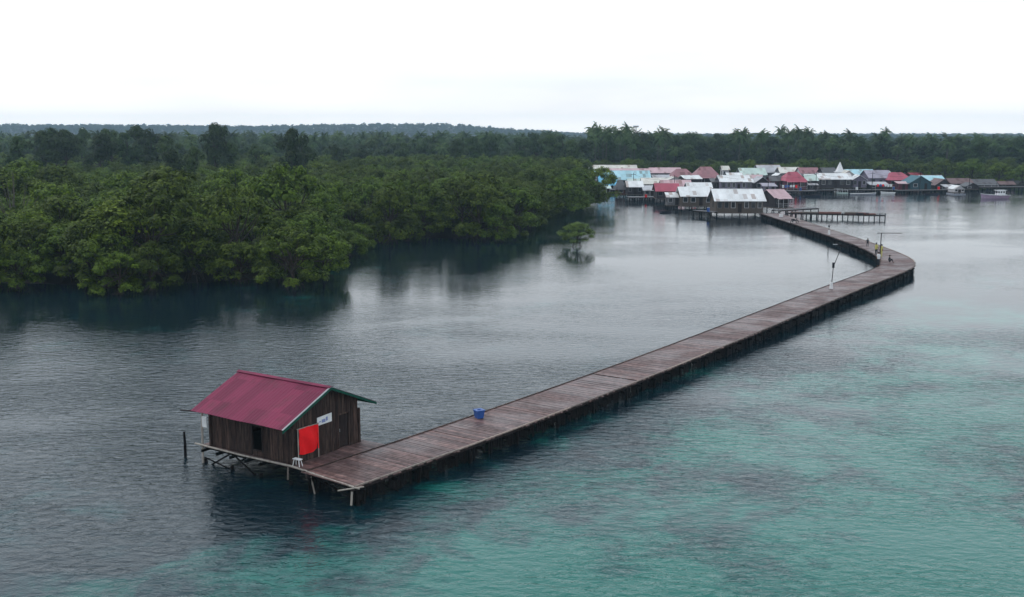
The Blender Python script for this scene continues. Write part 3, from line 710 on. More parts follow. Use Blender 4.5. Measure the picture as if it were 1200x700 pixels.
# lamps and net poles on the boardwalk -------------------------------------------------
def leaning_pole(px, py, h, lean, label, base=True):
    q = P(px, py, ZD); t = thing('lamp_pole', label, 'pole', (q.x, q.y, ZD))
    top = Vector((lean, 0, h)); mid = Vector((lean * .25 - .12, 0, h * .5))
    p = MB(); p.tube([(0, 0, 0), mid, top], [.05, .04, .03], 6); p.build('pole', M['darkwood'], t)
    p = MB(); p.tube([top - Vector((0, 0, .05)), top + Vector((-.75, 0, .08))], .03, 5); p.tube([top - Vector((0, 0, .3)), top + Vector((.45, 0, .15))], .03, 5); p.build('arm', M['darkwood'], t)
    p = MB(); p.box(-1.0 + lean, -.55 + lean, -.12, .12, h + .03, h + .10); p.build('lamp', M['greyimetal'], t)
    p = MB(); p.box(mid.x - .11, mid.x + .11, -.1, .1, h * .48, h * .6); p.build('battery_box', M['shirtdark'], t)
    if base: p = MB(); p.tube([(0, 0, 0), (0, 0, .75)], [.2, .15], 10); p.build('base', M['white'], t)
    return t
leaning_pole(974, 338.5, 4.9, 1.0, 'crooked lamp pole with white base on the left edge of the near walkway')
leaning_pole(971.5, 275, 2.6, .25, 'short crooked lamp pole with white base on the far walkway leg')
q = P(1031, 302, ZD); t = thing('net_pole', 'tall T-shaped pole with long crossbar where the boardwalk bends', 'pole', (q.x, q.y, ZD))
p = MB(); p.tube([(0, 0, 0), (.05, 0, 3.4)], .06, 6); p.build('pole', M['darkwood'], t)
p = MB(); p.tube([(-.6, 0, 3.42), (2.9, .1, 3.4)], .05, 6); p.build('crossbar', M['darkwood'], t)
def person(loc, rz, pose, shirt, trousers, label):
    """one continuous skinned body in clothing colours; head with face, hair as child"""
    t = tag(link('person', None, None, loc, rz), label, 'person'); t.scale = (1.12, 1.12, 1.08)
    if pose == 'stand':
        J = [(0,0,.92,.15),(0,0,1.15,.14),(0,0,1.38,.15),(0,0,1.5,.06),(0,-.01,1.62,.105),
             (.2,0,1.38,.06),(.26,-.03,1.1,.045),(.25,-.1,.86,.035),(-.2,0,1.38,.06),(-.27,-.02,1.1,.045),(-.3,-.1,.88,.035),
             (.1,0,.85,.095),(.11,-.02,.47,.065),(.12,0,.08,.045),(.12,-.14,.04,.04),(-.1,0,.85,.095),(-.12,-.05,.47,.065),(-.14,.05,.08,.045),(-.14,-.09,.04,.04)]
        E_ = [(0,1),(1,2),(2,3),(3,4),(2,5),(5,6),(6,7),(2,8),(8,9),(9,10),(0,11),(11,12),(12,13),(13,14),(0,15),(15,16),(16,17),(17,18)]; hz, hy, split = 1.62, -.01, .9
    else:  # sitting on the deck edge / a low seat, knees up
        J = [(0,0,.16,.16),(0,-.04,.4,.14),(0,-.1,.62,.15),(0,-.12,.74,.06),(0,-.15,.86,.105),
             (.2,-.12,.6,.055),(.27,-.25,.42,.045),(.16,-.42,.46,.035),(-.2,-.12,.6,.055),(-.27,-.25,.42,.045),(-.16,-.42,.46,.035),
             (.11,-.1,.16,.1),(.15,-.42,.45,.07),(.15,-.5,.09,.045),(.15,-.64,.05,.04),(-.11,-.1,.16,.1),(-.15,-.42,.43,.07),(-.16,-.52,.09,.045),(-.16,-.66,.05,.04)]
        E_ = [(0,1),(1,2),(2,3),(3,4),(2,5),(5,6),(6,7),(2,8),(8,9),(9,10),(0,11),(11,12),(12,13),(13,14),(0,15),(15,16),(16,17),(17,18)]; hz, hy, split = .86, -.15, .3
    me = bpy.data.meshes.new('person_body'); me.from_pydata([j[:3] for j in J], E_, []); o = link('body', me, t)
    md = o.modifiers.new('skin', 'SKIN'); md.use_smooth_shade = True
    dat = me.skin_vertices[0].data if me.skin_vertices else None
    if dat is None:
        bpy.context.view_layer.objects.active = o; bpy.context.view_layer.update(); dat = o.data.skin_vertices[0].data
    for i, j in enumerate(J): dat[i].radius = (j[3], j[3] * .85)
    dat[0].use_root = True
    md2 = o.modifiers.new('sub', 'SUBSURF'); md2.levels = 1; md2.render_levels = 1
    dg = bpy.context.evaluated_depsgraph_get(); bm_ = bpy.data.meshes.new_from_object(o.evaluated_get(dg)); o.modifiers.clear(); o.data = bm_
    bm_.materials.clear()
    for m_ in (M['skin'], shirt, trousers): bm_.materials.append(m_)
    for f_ in bm_.polygons:
        c = f_.center; f_.use_smooth = True
        far = abs(c.x) > .235 and pose == 'stand' and c.z < 1.2
        if c.z > hz - .14 or far: f_.material_index = 0
        elif pose == 'sit' and c.y < -.3 and c.z > .38 and abs(c.x) < .18 and c.z > .5: f_.material_index = 0
        elif c.z > split or (pose == 'sit' and c.y > -.2 and c.z > .25): f_.material_index = 1
        elif c.z < .1: f_.material_index = 0
        else: f_.material_index = 2
    hb = MB()
    for j in range(6):
        for i in range(10): pass
    import bmesh
    bm = bmesh.new(); bmesh.ops.create_uvsphere(bm, u_segments=12, v_segments=8, radius=.118)
    for v_ in list(bm.verts):
        if v_.co.z < -.01 and v_.co.y < .03: bm.verts.remove(v_)
    hm = bpy.data.meshes.new('hair'); bm.to_mesh(hm); bm.free(); hm.materials.append(M['hair'])
    link('hair', hm, t, (0, hy + .012, hz + .022))
    return t
q = P(1029, 312, ZD); person((q.x, q.y, ZD + .0), .4, 'stand', M['shirtwhite'], M['shirtdark'], 'person in white shirt and dark trousers standing at the boardwalk bend')
M['yellow'] = plain('pale_yellow_cloth', (0.55, 0.5, 0.16), 0.8, 0.1)
q = P(1026.5, 300, ZD); person((q.x, q.y, ZD), 2.0, 'stand', M['yellow'], M['shirtdark'], 'person in pale yellow jacket standing just behind the white-shirted one')
q = P(1032.5, 302, ZD); person((q.x, q.y, ZD), -1.2, 'stand', M['yellow'], M['yellow'], 'person all in pale yellow standing beneath the T-shaped pole')
q = P(1041, 308, ZD); person((q.x, q.y, ZD + .0), 1.2, 'sit', M['shirtdark'], M['shirtdark'], 'person in dark clothes sitting on the deck near the bend')
q = P(1016.5, 289.5, ZD); person((q.x, q.y, ZD + .0), -.6, 'stand', M['shirtdark'], M['shirtdark'], 'person in dark clothes standing on the far walkway beyond the bend').scale = (.9, .9, .75)

# ------------------------------------------------------------------ houses
stilt_me = MB().tube([(0, 0, -1), (0.03, 0, 0)], [.11, .1], 6).mesh('stilt', M['pile'])
def stilt_mesh(h):
    return MB().tube([(0, 0, -1), (.02, .02, h)], [.11, .1], 6).mesh('stilt', M['pile'])
ALLH = []
def house(px0, px1, D, eave, ridge, roof, wall, label, ridge_dir='S', depth=6.0, floor=1.3, rot=0.0, over=.45, veranda=False, hip=False, wins=2, door=True, name='stilt_house', base=None, cat='house', trim=None, shed=False, railing=False):
    """px0..px1: columns the roof spans; D: distance of its near eave; eave/ridge: rows those are seen on"""
    xc = XAT((px0 + px1) / 2, D, 4); Wt = (px1 - px0) / F * D * CP
    ze = ZAT(eave, D)
    if ridge_dir == 'S': L, Wd = Wt, depth + 2 * over; zr = ZAT(ridge, D + Wd / 2)
    else: L, Wd = depth + 2 * over, Wt; zr = ZAT(ridge, D)
    zr = max(zr, ze + .5)
    yc = D + (Wd if ridge_dir == 'S' else L) / 2
    rz = rot + (0 if ridge_dir == 'S' else math.pi / 2)
    t = thing(name, label, cat, (xc, yc, 0), rz)
    hl, hw = L / 2, Wd / 2
    fl = min(floor, 1.15, ze - 1.9) if ze > 2.6 else .7
    wl, ww = hl - over, hw - over
    # walls with gable ends
    k = (zr - ze) / hw; zw = ze + k * over - .06
    wmb = MB()
    zt = zr - .08 if not (hip or shed) else zw
    if hip or shed:
        wmb.box(-wl, wl, -ww, ww, fl, zw)
    else:
        wmb.add([(-wl,-ww,fl),(wl,-ww,fl),(wl,ww,fl),(-wl,ww,fl),(-wl,-ww,zw),(wl,-ww,zw),(wl,ww,zw),(-wl,ww,zw),(-wl,0,zt),(wl,0,zt)],
            [(3,2,1,0),(0,1,5,4),(2,3,7,6),(1,2,6,9,5),(3,0,4,8,7),(4,5,9,8),(6,7,8,9)])
    wall_o = wmb.build('wall', WALL[wall], t)
    rm = MB()
    sag = lambda x: 0.0
    if shed:
        rm.slab([(-hl, -hw, ze), (hl, -hw, ze), (hl, hw, zr), (-hl, hw, zr)], .06)
    elif hip:
        i_ = min(hl * .6, hw)
        A, B_, C, D_ = (-hl, -hw, ze), (hl, -hw, ze), (hl, hw, ze), (-hl, hw, ze); E1, F1 = (-hl + i_, 0, zr), (hl - i_, 0, zr)
        rm.add([A, B_, C, D_, E1, F1], [(0, 1, 5, 4), (1, 2, 5), (2, 3, 4, 5), (3, 0, 4), (3, 2, 1, 0)])
    else:
        for s_ in (-1, 1):
            rm.slab([(-hl, s_ * hw, ze), (hl, s_ * hw, ze), (hl, 0, zr), (-hl, 0, zr)], .06)
    ro = rm.build('roof', ROOF[roof], t)
    if not shed and not hip:
        p = MB(); p.slab([(-hl - .02, -.18, zr - k * .18 + .025), (hl + .02, -.18, zr - k * .18 + .025), (hl + .02, 0, zr + .03), (-hl - .02, 0, zr + .03)], .02)
        p.slab([(-hl - .02, .18, zr - k * .18 + .025), (hl + .02, .18, zr - k * .18 + .025), (hl + .02, 0, zr + .03), (-hl - .02, 0, zr + .03)], .02); p.build('ridge_cap', ROOF[trim or roof], ro)
    # floor deck
    ev = 1.5 if veranda else .25
    p = MB()
    if ridge_dir == 'S': p.box(-wl - .2, wl + .2, -ww - ev, ww + .2, fl - .18, fl - .002); front = [(-wl, -ww - ev + .1), (wl, -ww - ev + .1)]
    else: p.box(-wl - ev, wl + .2, -ww - .2, ww + .2, fl - .18, fl - .002); front = [(-wl - ev + .1, -ww), (-wl - ev + .1, ww)]
    p.build('floor', WALL['brown'], t)
    sm_ = stilt_mesh(fl - .15)
    n = max(3, int(Wt / 1.7) + 1)
    for k_ in range(n):
        a = Vector((*front[0], 0)).lerp(Vector((*front[1], 0)), k_ / (n - 1)); link('stilt', sm_, t, a)
    back = [(-wl, ww), (wl, ww)] if ridge_dir == 'S' else [(wl, -ww), (wl, ww)]
    for k_ in range(3):
        a = Vector((*back[0], 0)).lerp(Vector((*back[1], 0)), k_ / 2); link('stilt', sm_, t, a)
    # local frame of the camera-facing wall: from s in -a..a, outwards o
    def front_box(s0, s1, z0, z1, o0, o1, mb):
        if ridge_dir == 'S': mb.box(s0, s1, -ww - o1, -ww - o0, z0, z1)
        else: mb.box(-wl - o1, -wl - o0, -s1, -s0, z0, z1)
    fw = wl if ridge_dir == 'S' else ww; hgt = zw - fl
    slots = wins + (1 if door else 0)
    for k_ in range(slots):
        sx = -fw + (k_ + .5) * 2 * fw / slots; ww_ = min(.55, fw / slots * .55)
        if door and k_ == slots // 2:
            p = MB(); front_box(sx - .42, sx + .42, fl + .02, fl + min(1.95, hgt * .88), .002, .05, p); p.build('door', M['darkwood'], t)
        else:
            p = MB(); z0, z1 = fl + hgt * .38, fl + hgt * .82
            front_box(sx - ww_ - .08, sx - ww_, z0 - .08, z1 + .08, .002, .07, p); front_box(sx + ww_, sx + ww_ + .08, z0 - .08, z1 + .08, .002, .07, p)
            front_box(sx - ww_, sx + ww_, z0 - .08, z0, .002, .07, p); front_box(sx - ww_, sx + ww_, z1, z1 + .08, .002, .07, p)
            wo = p.build('window', WALL['pale' if R.random() < .5 else 'grey'], t)
            p = MB(); front_box(sx - ww_ + .004, sx + ww_ - .004, z0 + .004, z1 - .004, .002, .03, p); p.build('pane', M['glass'], wo)
    # end wall opening
    if ridge_dir == 'S' and not hip:
        for s_ in (-1, 1):
            p = MB(); x0, x1 = sorted((s_ * (wl + .002), s_ * (wl + .05))); p.box(x0, x1, -.5, .5, fl + hgt * .35, fl + hgt * .85); p.build('shutter', M['darkwood'], t)
    if veranda:
        nn2 = max(3, int(Wt / 2.2)); pm = MB().tube([(0, 0, 0), (0, 0, zw - fl - .3)], .06, 5).mesh('veranda_post', WALL['pale'])
        for k_ in range(nn2 + 1):
            a = Vector((*front[0], fl)).lerp(Vector((*front[1], fl)), k_ / nn2); link('veranda_post', pm, t, a)
        p = MB(); p.tube([(*front[0], fl + .9), (*front[1], fl + .9)], .04, 5); p.tube([(*front[0], fl + .45), (*front[1], fl + .45)], .03, 5); p.build('rail', WALL['pale'], t)
        p = MB()
        z1_ = zw - .12; z0_ = z1_ - .3
        if ridge_dir == 'S': p.slab([(-wl, -ww - ev - .2, z0_), (wl, -ww - ev - .2, z0_), (wl, -ww, z1_), (-wl, -ww, z1_)], .04)
        else: p.slab([(-wl - ev - .2, -ww, z0_), (-wl, -ww, z1_), (-wl, ww, z1_), (-wl - ev - .2, ww, z0_)], .04)
        p.build('veranda_roof', ROOF[trim or roof], t)
    ALLH.append(t); return t

HS = [
 # nearest row, left to right
 (837, 899, 235, 236, 221.5, 'white', 'brown', 'large grey board hall under a wide white roof beside the boardwalk end', dict(depth=8, floor=.85, wins=6, over=.6)),
 (797, 838, 258, 230.5, 219, 'white', 'brown', 'brown board house with white roof just left of the large hall', dict(depth=8, floor=.8, wins=3)),
 (781, 799, 262, 231.5, 226, 'white', 'grey', 'little grey lean-to with white roof, left of the brown board house', dict(depth=3.2, floor=1.2, wins=1, shed=True, over=.3)),
 (768, 798, 283, 224.5, 214.5, 'red', 'dark', 'dark house with bright red lower roof between white roofs', dict(depth=6.5, floor=1.3, wins=2, trim='pink')),
 (754, 770, 296, 223.5, 218, 'grey', 'grey', 'narrow grey house squeezed left of the bright red roof', dict(depth=5, wins=1, shed=True)),
 (734, 755, 300, 219.5, 212, 'white', 'dark', 'black-walled house with white roof by the mangrove point', dict(depth=6, wins=2)),
 (721, 735, 305, 222.5, 211, 'char', 'rust', 'dark thatch-grey hipped hut touching the mangrove point', dict(depth=4.5, wins=1, hip=True, door=False)),
 (899, 925, 247, 232, 222, 'pink', 'dark', 'brown gabled house with faded pink roof at the far end of the boardwalk', dict(depth=5.5, floor=1.5, wins=1, rot=.42, over=.5, veranda=True)),
 # second row
 (702, 724, 335, 217.5, 206, 'blue', 'pale', 'pale house with sky-blue roof behind the mangrove point', dict(depth=9, wins=1)),
 (705, 717, 318, 221, 218, 'mint', 'pale', 'small mint-green roofed shed showing under the sky-blue roof', dict(depth=4, wins=1, shed=True)),
 (712, 764, 345, 211, 200, 'cyan', 'pale', 'long house with pale cyan roof left of the dusty red roofs', dict(depth=10, wins=3)),
 (752, 782, 318, 216, 208.5, 'cream', 'pale', 'cream roofed house behind the bright red roof', dict(depth=6, wins=2)),
 (775, 812, 312, 219, 211, 'pink', 'grey', 'faded pink roofed house behind the bright red roof', dict(depth=6, wins=2)),
 (805, 836, 300, 220.5, 214, 'white', 'grey', 'white roofed house hidden behind the brown board house', dict(depth=5, wins=2)),
 (843, 884, 318, 213.5, 205.5, 'white', 'violet', 'violet-grey boarded house with long white roof above the large hall', dict(depth=7, wins=5, over=.6)),
 (884, 904, 322, 215, 207.5, 'grey', 'dark', 'small dark gabled house right of the long white roof', dict(ridge_dir='G', depth=7, wins=1)),
 (902, 922, 330, 212.5, 206, 'char', 'maroon', 'maroon house with charcoal roof left of the rose roof', dict(depth=6, wins=2)),
 (920, 947, 325, 212.5, 201.5, 'red', 'maroon', 'rose-red roofed house on the open bay with white veranda posts', dict(depth=9, wins=2, veranda=True, hip=True)),
 (944, 960, 330, 212, 205, 'mint', 'dark', 'small dark house with greenish roof right of the rose roof', dict(depth=5, wins=1)),
 (786, 816, 368, 208, 198, 'dusty', 'grey', 'smaller dusty red hipped roof left of the large dusty red gable', dict(depth=9, wins=2, hip=True)),
 (814, 846, 345, 208, 195.5, 'dusty', 'dark', 'large dusty red roofed house with dark open front', dict(depth=10, wins=2, hip=True, veranda=True, trim='dusty')),
 (798, 822, 340, 210, 205.5, 'white', 'dark', 'white roof patch in front of the dusty red roofs', dict(depth=5, wins=1, rot=.3)),
 # back row
 (686, 748, 400, 200.5, 193.5, 'cream', 'pale', 'very long cream roofed building at the back by the wood', dict(depth=9, wins=4)),
 (712, 764, 385, 201.5, 197.5, 'pink', 'pale', 'long low faded pink roof in front of the cream building', dict(depth=6, wins=3)),
 (762, 800, 395, 203, 196.5, 'pink', 'grey', 'pinkish back-row roof left of the dusty red roofs', dict(depth=9, wins=2)),
 (846, 856, 392, 199.5, 194.5, 'cream', 'pale', 'tiny cream hut high at the back beside the dark palm', dict(depth=5, wins=1)),
 (868, 900, 372, 205.5, 197, 'mint', 'grey', 'pale green-white roof in the back row above the long white roof', dict(depth=9, wins=2)),
 (888, 918, 392, 202.5, 193.5, 'grey', 'grey', 'light grey back-row roof with rusty ridge', dict(depth=9, wins=2, trim='pink', rot=.12)),
 (914, 940, 385, 203, 196, 'cream', 'grey', 'cream back-row roof behind the rose roof', dict(depth=8, wins=2)),
 (938, 962, 378, 203.5, 196.5, 'dusty', 'pale', 'dull red roof in the back row left of the white spire', dict(depth=8, wins=2)),
 # right-hand waterfront
 (960, 1001, 335, 210.5, 203, 'white', 'dark', 'wide white roofed waterfront house below the white spire', dict(depth=8, wins=4, over=.6)),
 (964, 982, 372, 202.5, 196.5, 'char', 'dark', 'dark charcoal roof behind the white waterfront roof', dict(depth=7, wins=1)),
 (1000, 1019, 338, 211.5, 205.5, 'white', 'violet', 'white roofed house right of the wide white waterfront roof', dict(ridge_dir='G', depth=7, wins=2, rot=-.1)),
 (994, 1028, 368, 205, 198.5, 'cyan', 'pale', 'pale cyan back-row roof right of the white spire', dict(depth=9, wins=2)),
 (1018, 1048, 345, 209, 199.5, 'violet', 'violet', 'grey-violet roofed house left of the waterfront red roof', dict(depth=10, wins=2)),
 (1020, 1044, 336, 217, 213.5, 'grey', 'dark', 'grey lean-to over the water below the grey-violet roof', dict(depth=4, wins=2, shed=True)),
 (1041, 1073, 342, 211.5, 202, 'red', 'maroon', 'red roofed maroon house on the right-hand waterfront', dict(depth=10, wins=2, hip=True)),
 (1053, 1067, 333, 215.5, 213, 'pink', 'maroon', 'small pink awning shed in front of the right-hand red roof', dict(depth=3, wins=0, shed=True)),
 (1066, 1094, 332, 215, 206.5, 'teal', 'teal', 'dark teal gabled house at the right-hand waterfront', dict(ridge_dir='G', depth=8, wins=1)),
 (1082, 1110, 345, 212.5, 205.5, 'cyan', 'rust', 'cyan and pink roofed house right of the dark teal gable', dict(depth=8, wins=2, trim='pink')),
 (1096, 1118, 335, 217.5, 210, 'brown', 'dark', 'low rusty gabled house right of the teal one', dict(ridge_dir='G', depth=7, wins=1)),
 (1114, 1143, 345, 215.5, 209, 'brown', 'dark', 'wide rusty roofed house behind the white houseboat', dict(depth=7, wins=2)),
 (1143, 1171, 347, 216, 210, 'char', 'dark', 'last dark grey roofed house at the right end of the village', dict(depth=6, wins=2, veranda=True)),
 # small fillers
 (706, 728, 352, 209, 203.5, 'blue', 'pale', 'second sky-blue roof behind the first at the mangrove point', dict(depth=7, wins=1)),
 (697, 712, 372, 203.5, 199.5, 'cyan', 'pale', 'small cyan roof tucked behind the mangrove crowns', dict(depth=6, wins=1)),
 (736, 758, 322, 214.5, 209.5, 'mint', 'pale', 'low pale green roof between the cyan roof and the black-walled house', dict(depth=6, wins=1)),
 (764, 786, 355, 209.5, 205, 'grey', 'grey', 'low weathered grey roof right of the long cyan roof', dict(depth=5, wins=1, rot=.15)),
 (782, 800, 340, 211.5, 207.5, 'cream', 'pale', 'small cream roof left of the white roof patch', dict(ridge_dir='G', depth=6, wins=1)),
 (834, 848, 322, 214, 209.5, 'char', 'dark', 'little charcoal lean-to left of the long white roof', dict(depth=4, wins=1, shed=True)),
 (852, 872, 362, 207, 202.5, 'white', 'grey', 'short white roof just above the long white roof', dict(depth=5, wins=1)),
 (876, 896, 345, 209.5, 205, 'pink', 'rust', 'short faded pink roof above the small dark gable', dict(depth=5, wins=1, rot=-.2)),
 (894, 912, 312, 218.5, 215, 'violet', 'violet', 'low grey-violet lean-to behind the pink roofed house', dict(depth=4, wins=1, shed=True)),
 (906, 924, 352, 208.5, 203.5, 'white', 'grey', 'white roof wedge above the charcoal roofed maroon house', dict(ridge_dir='G', depth=6, wins=1)),
 (944, 964, 350, 208.5, 204, 'white', 'violet', 'small white roof left of the wide white waterfront roof', dict(depth=5, wins=1, rot=.1)),
 (948, 960, 328, 217, 213.5, 'grey', 'dark', 'tiny grey shed over the water right of the rose roofed house', dict(depth=3, wins=1, shed=True)),
 (1030, 1046, 368, 204.5, 200.5, 'cream', 'pale', 'small cream roof behind the grey-violet roofed house', dict(depth=5, wins=1)),
 (1066, 1084, 366, 206.5, 202.5, 'maroonr', 'maroon', 'dark red roof peeking out right of the waterfront red roof', dict(depth=5, wins=1, rot=.25)),
 (1108, 1122, 330, 219.5, 216.5, 'grey', 'grey', 'tiny grey lean-to left of the white houseboat', dict(depth=3, wins=1, shed=True)),
 (1132, 1150, 336, 219, 214.5, 'char', 'dark', 'low charcoal gable right of the white houseboat', dict(ridge_dir='G', depth=5, wins=1)),
 (1172, 1192, 352, 216.5, 212.5, 'brown', 'dark', 'half hidden rusty shed beyond the last dark grey house', dict(depth=4, wins=1)),
]
ROOF['maroonr'] = zinc('dark_red_zinc', (0.3, 0.03, 0.05), rust=(0.12, 0.04, 0.04))
for (a, b_, D, e, r_, ro, wa, lab, kw) in HS: house(a, b_, D, e, r_, ro, wa, lab, **kw)

# white spire of the prayer house
D = 352; x = XAT(984, D, 6); zt = ZAT(189.5, D)
t = thing('spire_tower', 'slim white pointed spire standing behind the white waterfront roof', 'spire', (x, D, 0))
p = MB(); p.box(-1.3, 1.3, -1.3, 1.3, -.5, 5.6); p.build('tower', M['white'], t)
p = MB(); p.add([(-1.15, -1.15, 5.6), (1.15, -1.15, 5.6), (1.15, 1.15, 5.6), (-1.15, 1.15, 5.6), (0, 0, zt)], [(3, 2, 1, 0), (0, 1, 4), (1, 2, 4), (2, 3, 4), (3, 0, 4)]); p.build('spire', M['white'], t)
p = MB(); p.box(-1.5, 1.5, -1.5, 1.5, 5.45, 5.62); p.build('cornice', M['white'], t)
for k in (-.6, .6): p = MB(); p.box(k - .25, k + .25, -1.33, -1.302, 3.9, 4.9); p.build('window', M['glass'], t)
t = house(988, 1002, 346, 205, 200, 'cream', 'pale', 'cream dormered house front beside the white spire', ridge_dir='G', depth=6, wins=2, door=False)

# waterfront walkway along the front row, right
def jetty_junk(t, L, wd, z):
    for k in range(9):
        x = R.uniform(0.5, L - 2.5); w_ = R.uniform(1.2, 3.2); p = MB(); a = R.uniform(-.06, .06)
        p.box(x, x + w_, -wd / 2 - R.uniform(0, .4), wd / 2 + R.uniform(-.3, .4), z + .035, z + R.uniform(.12, .4)); p.build('plank_pile', R.choice([WALL['dark'], WALL['brown'], WALL['rust']]), t)
def plankway(p0, p1, wd, label, z=1.05, name='plank_walk', rails=False, gaps=False, pn=None):
    a, b_ = Vector((*p0, 0)), Vector((*p1, 0)); L = (b_ - a).length; rz = math.atan2(b_.y - a.y, b_.x - a.x)
    t = thing(name, label, 'walkway', a, rz)
    m_ = MB(); x = 0
    while x < L:
        if not (gaps and R.random() < .12): m_.box(x, x + .22, -wd / 2 + R.uniform(-.12, .1), wd / 2 + R.uniform(-.1, .12), z - .05, z + R.uniform(0, .03))
        x += .25
    m_.build('deck', WALL['grey'], t)
    m_ = MB(); m_.box(0, L, -wd / 2 + .05, -wd / 2 + .17, z - .27, z - .055); m_.box(0, L, wd / 2 - .17, wd / 2 - .05, z - .27, z - .055); m_.build('bearer', M['darkwood'], t)
    sm_ = stilt_mesh(z - .06 + (0.3 if gaps else 0)); n = pn or max(2, int(L / 2.4))
    for k in range(n + 1):
        for s_ in (-1, 1): link('stilt', sm_, t, (L * k / n, s_ * (wd / 2 - .11), 0))
    return t
A_, C_ = P(925, 256), P(1037, 257.5)
plankway((A_.x, A_.y + 3), (C_.x, C_.y), 1.7, 'old broken plank jetty with gaps reaching out right of the pink roofed house', z=1.0, name='old_jetty', gaps=True, pn=19)
jetty_junk(bpy.data.objects['old_jetty'], 20.5, 1.9, 1.0)
jetty_junk(bpy.data.objects['old_jetty'], 20.5, 1.9, 0.98)
plankway((XAT(948, 326), 326), (XAT(1050, 328), 328), 2.0, 'low waterfront walkway along the front of the white and violet houses', z=1.0)
plankway((XAT(1050, 326), 326), (XAT(1120, 330), 330), 1.8, 'low dark walkway in front of the red and teal waterfront houses', z=.9)
plankway((XAT(1140, 338), 338), (XAT(1215, 340), 340), 2.2, 'grey jetty at the far right end of the village shore', z=1.3)
plankway((XAT(838, 232), 233.5), (XAT(822, 232), 238), 2.2, 'short landing in front of the left end of the large hall', z=1.2)
plankway((57.6, 233), (68, 240), 2.4, 'broad landing deck beside the pink roofed house', z=1.6)
for (xa, xb_, D_, wd, lab) in [(736, 800, 291, 5, 'added light-blocking plank deck between the bright red roof and the white roofs behind'), (800, 895, 290, 7, 'broad added light-blocking plank deck behind the large hall'), (840, 925, 309, 6, 'added light-blocking plank deck in front of the violet-grey boarded house'),
      (700, 790, 330, 6, 'added light-blocking plank deck behind the front houses at the mangrove point'), (785, 960, 338, 7, 'long added light-blocking plank deck through the middle of the village'), (940, 1110, 356, 8, 'added light-blocking plank deck behind the waterfront houses'), (690, 960, 380, 9, 'rear added light-blocking plank deck before the wood'), (900, 955, 322, 5, 'added light-blocking plank deck below the rose roofed house')]:
    plankway((XAT(xa, D_), D_), (XAT(xb_, D_), D_ + 1), wd, lab, z=1.0, pn=7)  # broad decks added between the house rows to block light showing under the floors
# utility poles with wires, roof tanks, laundry
pm = MB(); pm.tube([(0, 0, -1), (.08, 0, 6.6)], [.1, .07], 6); pm = pm.mesh('pole', M['darkwood'])
am = MB(); am.box(-.7, .8, -.05, .05, 6.0, 6.1); am = am.mesh('crossarm', M['darkwood'])
prev = None
for k, (px, D, lab) in enumerate([(742, 316, 'utility pole by the black-walled house'), (790, 300, 'utility pole behind the little grey lean-to'), (842, 306, 'utility pole between the large hall and the long white roof'), (900, 312, 'utility pole right of the long white roof'), (956, 322, 'utility pole right of the rose roofed house'), (1022, 326, 'utility pole before the violet houses'), (1078, 328, 'utility pole before the dark teal gable'), (1136, 334, 'utility pole right of the white houseboat')]):
    t = thing('utility_pole', lab, 'utility pole', (XAT(px, D, 3), D, 0), .1 * k, 'utility poles in the village'); link('pole', pm, t); link('crossarm', am, t)
    cur = Vector((XAT(px, D, 3), D, 6.1))
    if prev:
        w_ = MB(); n_ = 8; w_.tube([prev.lerp(cur, i / n_) - Vector((0, 0, 1.1 * math.sin(math.pi * i / n_))) for i in range(n_ + 1)], .02, 4)
        tag(w_.build('power_cable', M['black']), 'black cable from the ' + plab, 'cable', 'power cables over the village')
    prev = cur; plab = lab
for k, (px, D, cmat, lab) in enumerate([(830, 233.5, 'bluebin', 'blue round drum on the landing left of the large hall'), (757, 288, 'red', 'red round drum on the added plank deck left of the bright red roof'), (938, 322.5, 'bluebin', 'blue round drum before the rose roofed house'), (1004, 325.8, 'white', 'white round drum on the walkway below the white waterfront roof'), (1047, 327, 'bluebin', 'blue round drum left of the waterfront red roof'), (1100, 328.5, 'red', 'red round drum before the low rusty gable')]):
    t = thing('drum', lab, 'drum', (XAT(px, D, 1), D, 1.22 if D < 240 else 1.03)); p = MB(); p.tube([(0, 0, 0), (0, 0, .85)], .32, 12); p.build('body', M[cmat], t); p = MB(); p.tube([(0, 0, .851), (0, 0, .9)], .34, 12); p.build('lid', M['greyimetal'], t)
for k, (px, D, z_, lab) in enumerate([(925, 321.5, 2.0, 'washing hung on a line at the veranda of the rose roofed house'), (816, 288, 2.2, 'washing hung on a line behind the brown board house'), (1036, 326.2, 2.0, 'washing hung on a line before the grey lean-to over the water')]):
    t = thing('washing_line', lab, 'washing', (XAT(px, D, 2), D, 0))
    p = MB(); p.tube([(-2.6, 0, z_ + .8), (0, 0, z_ + .7), (2.6, 0, z_ + .8)], .015, 4); p.tube([(-2.6, 0, 0), (-2.6, 0, z_ + .9)], .04, 5); p.tube([(2.6, 0, 0), (2.6, 0, z_ + .9)], .04, 5); p.build('line', M['palewood'], t)
    for i in range(6):
        p = MB(); x_ = -2.2 + i * .8; h_ = R.uniform(.5, .95); p.slab([(x_, -.02, z_ + .72), (x_ + .6, -.02, z_ + .72), (x_ + .6, .02, z_ + .72), (x_, .02, z_ + .72)], h_)
        p.build('garment', R.choice([M['white'], M['shirtwhite'], M['yellow'], M['signblue'], M['red'], M['bluebin']]), t)
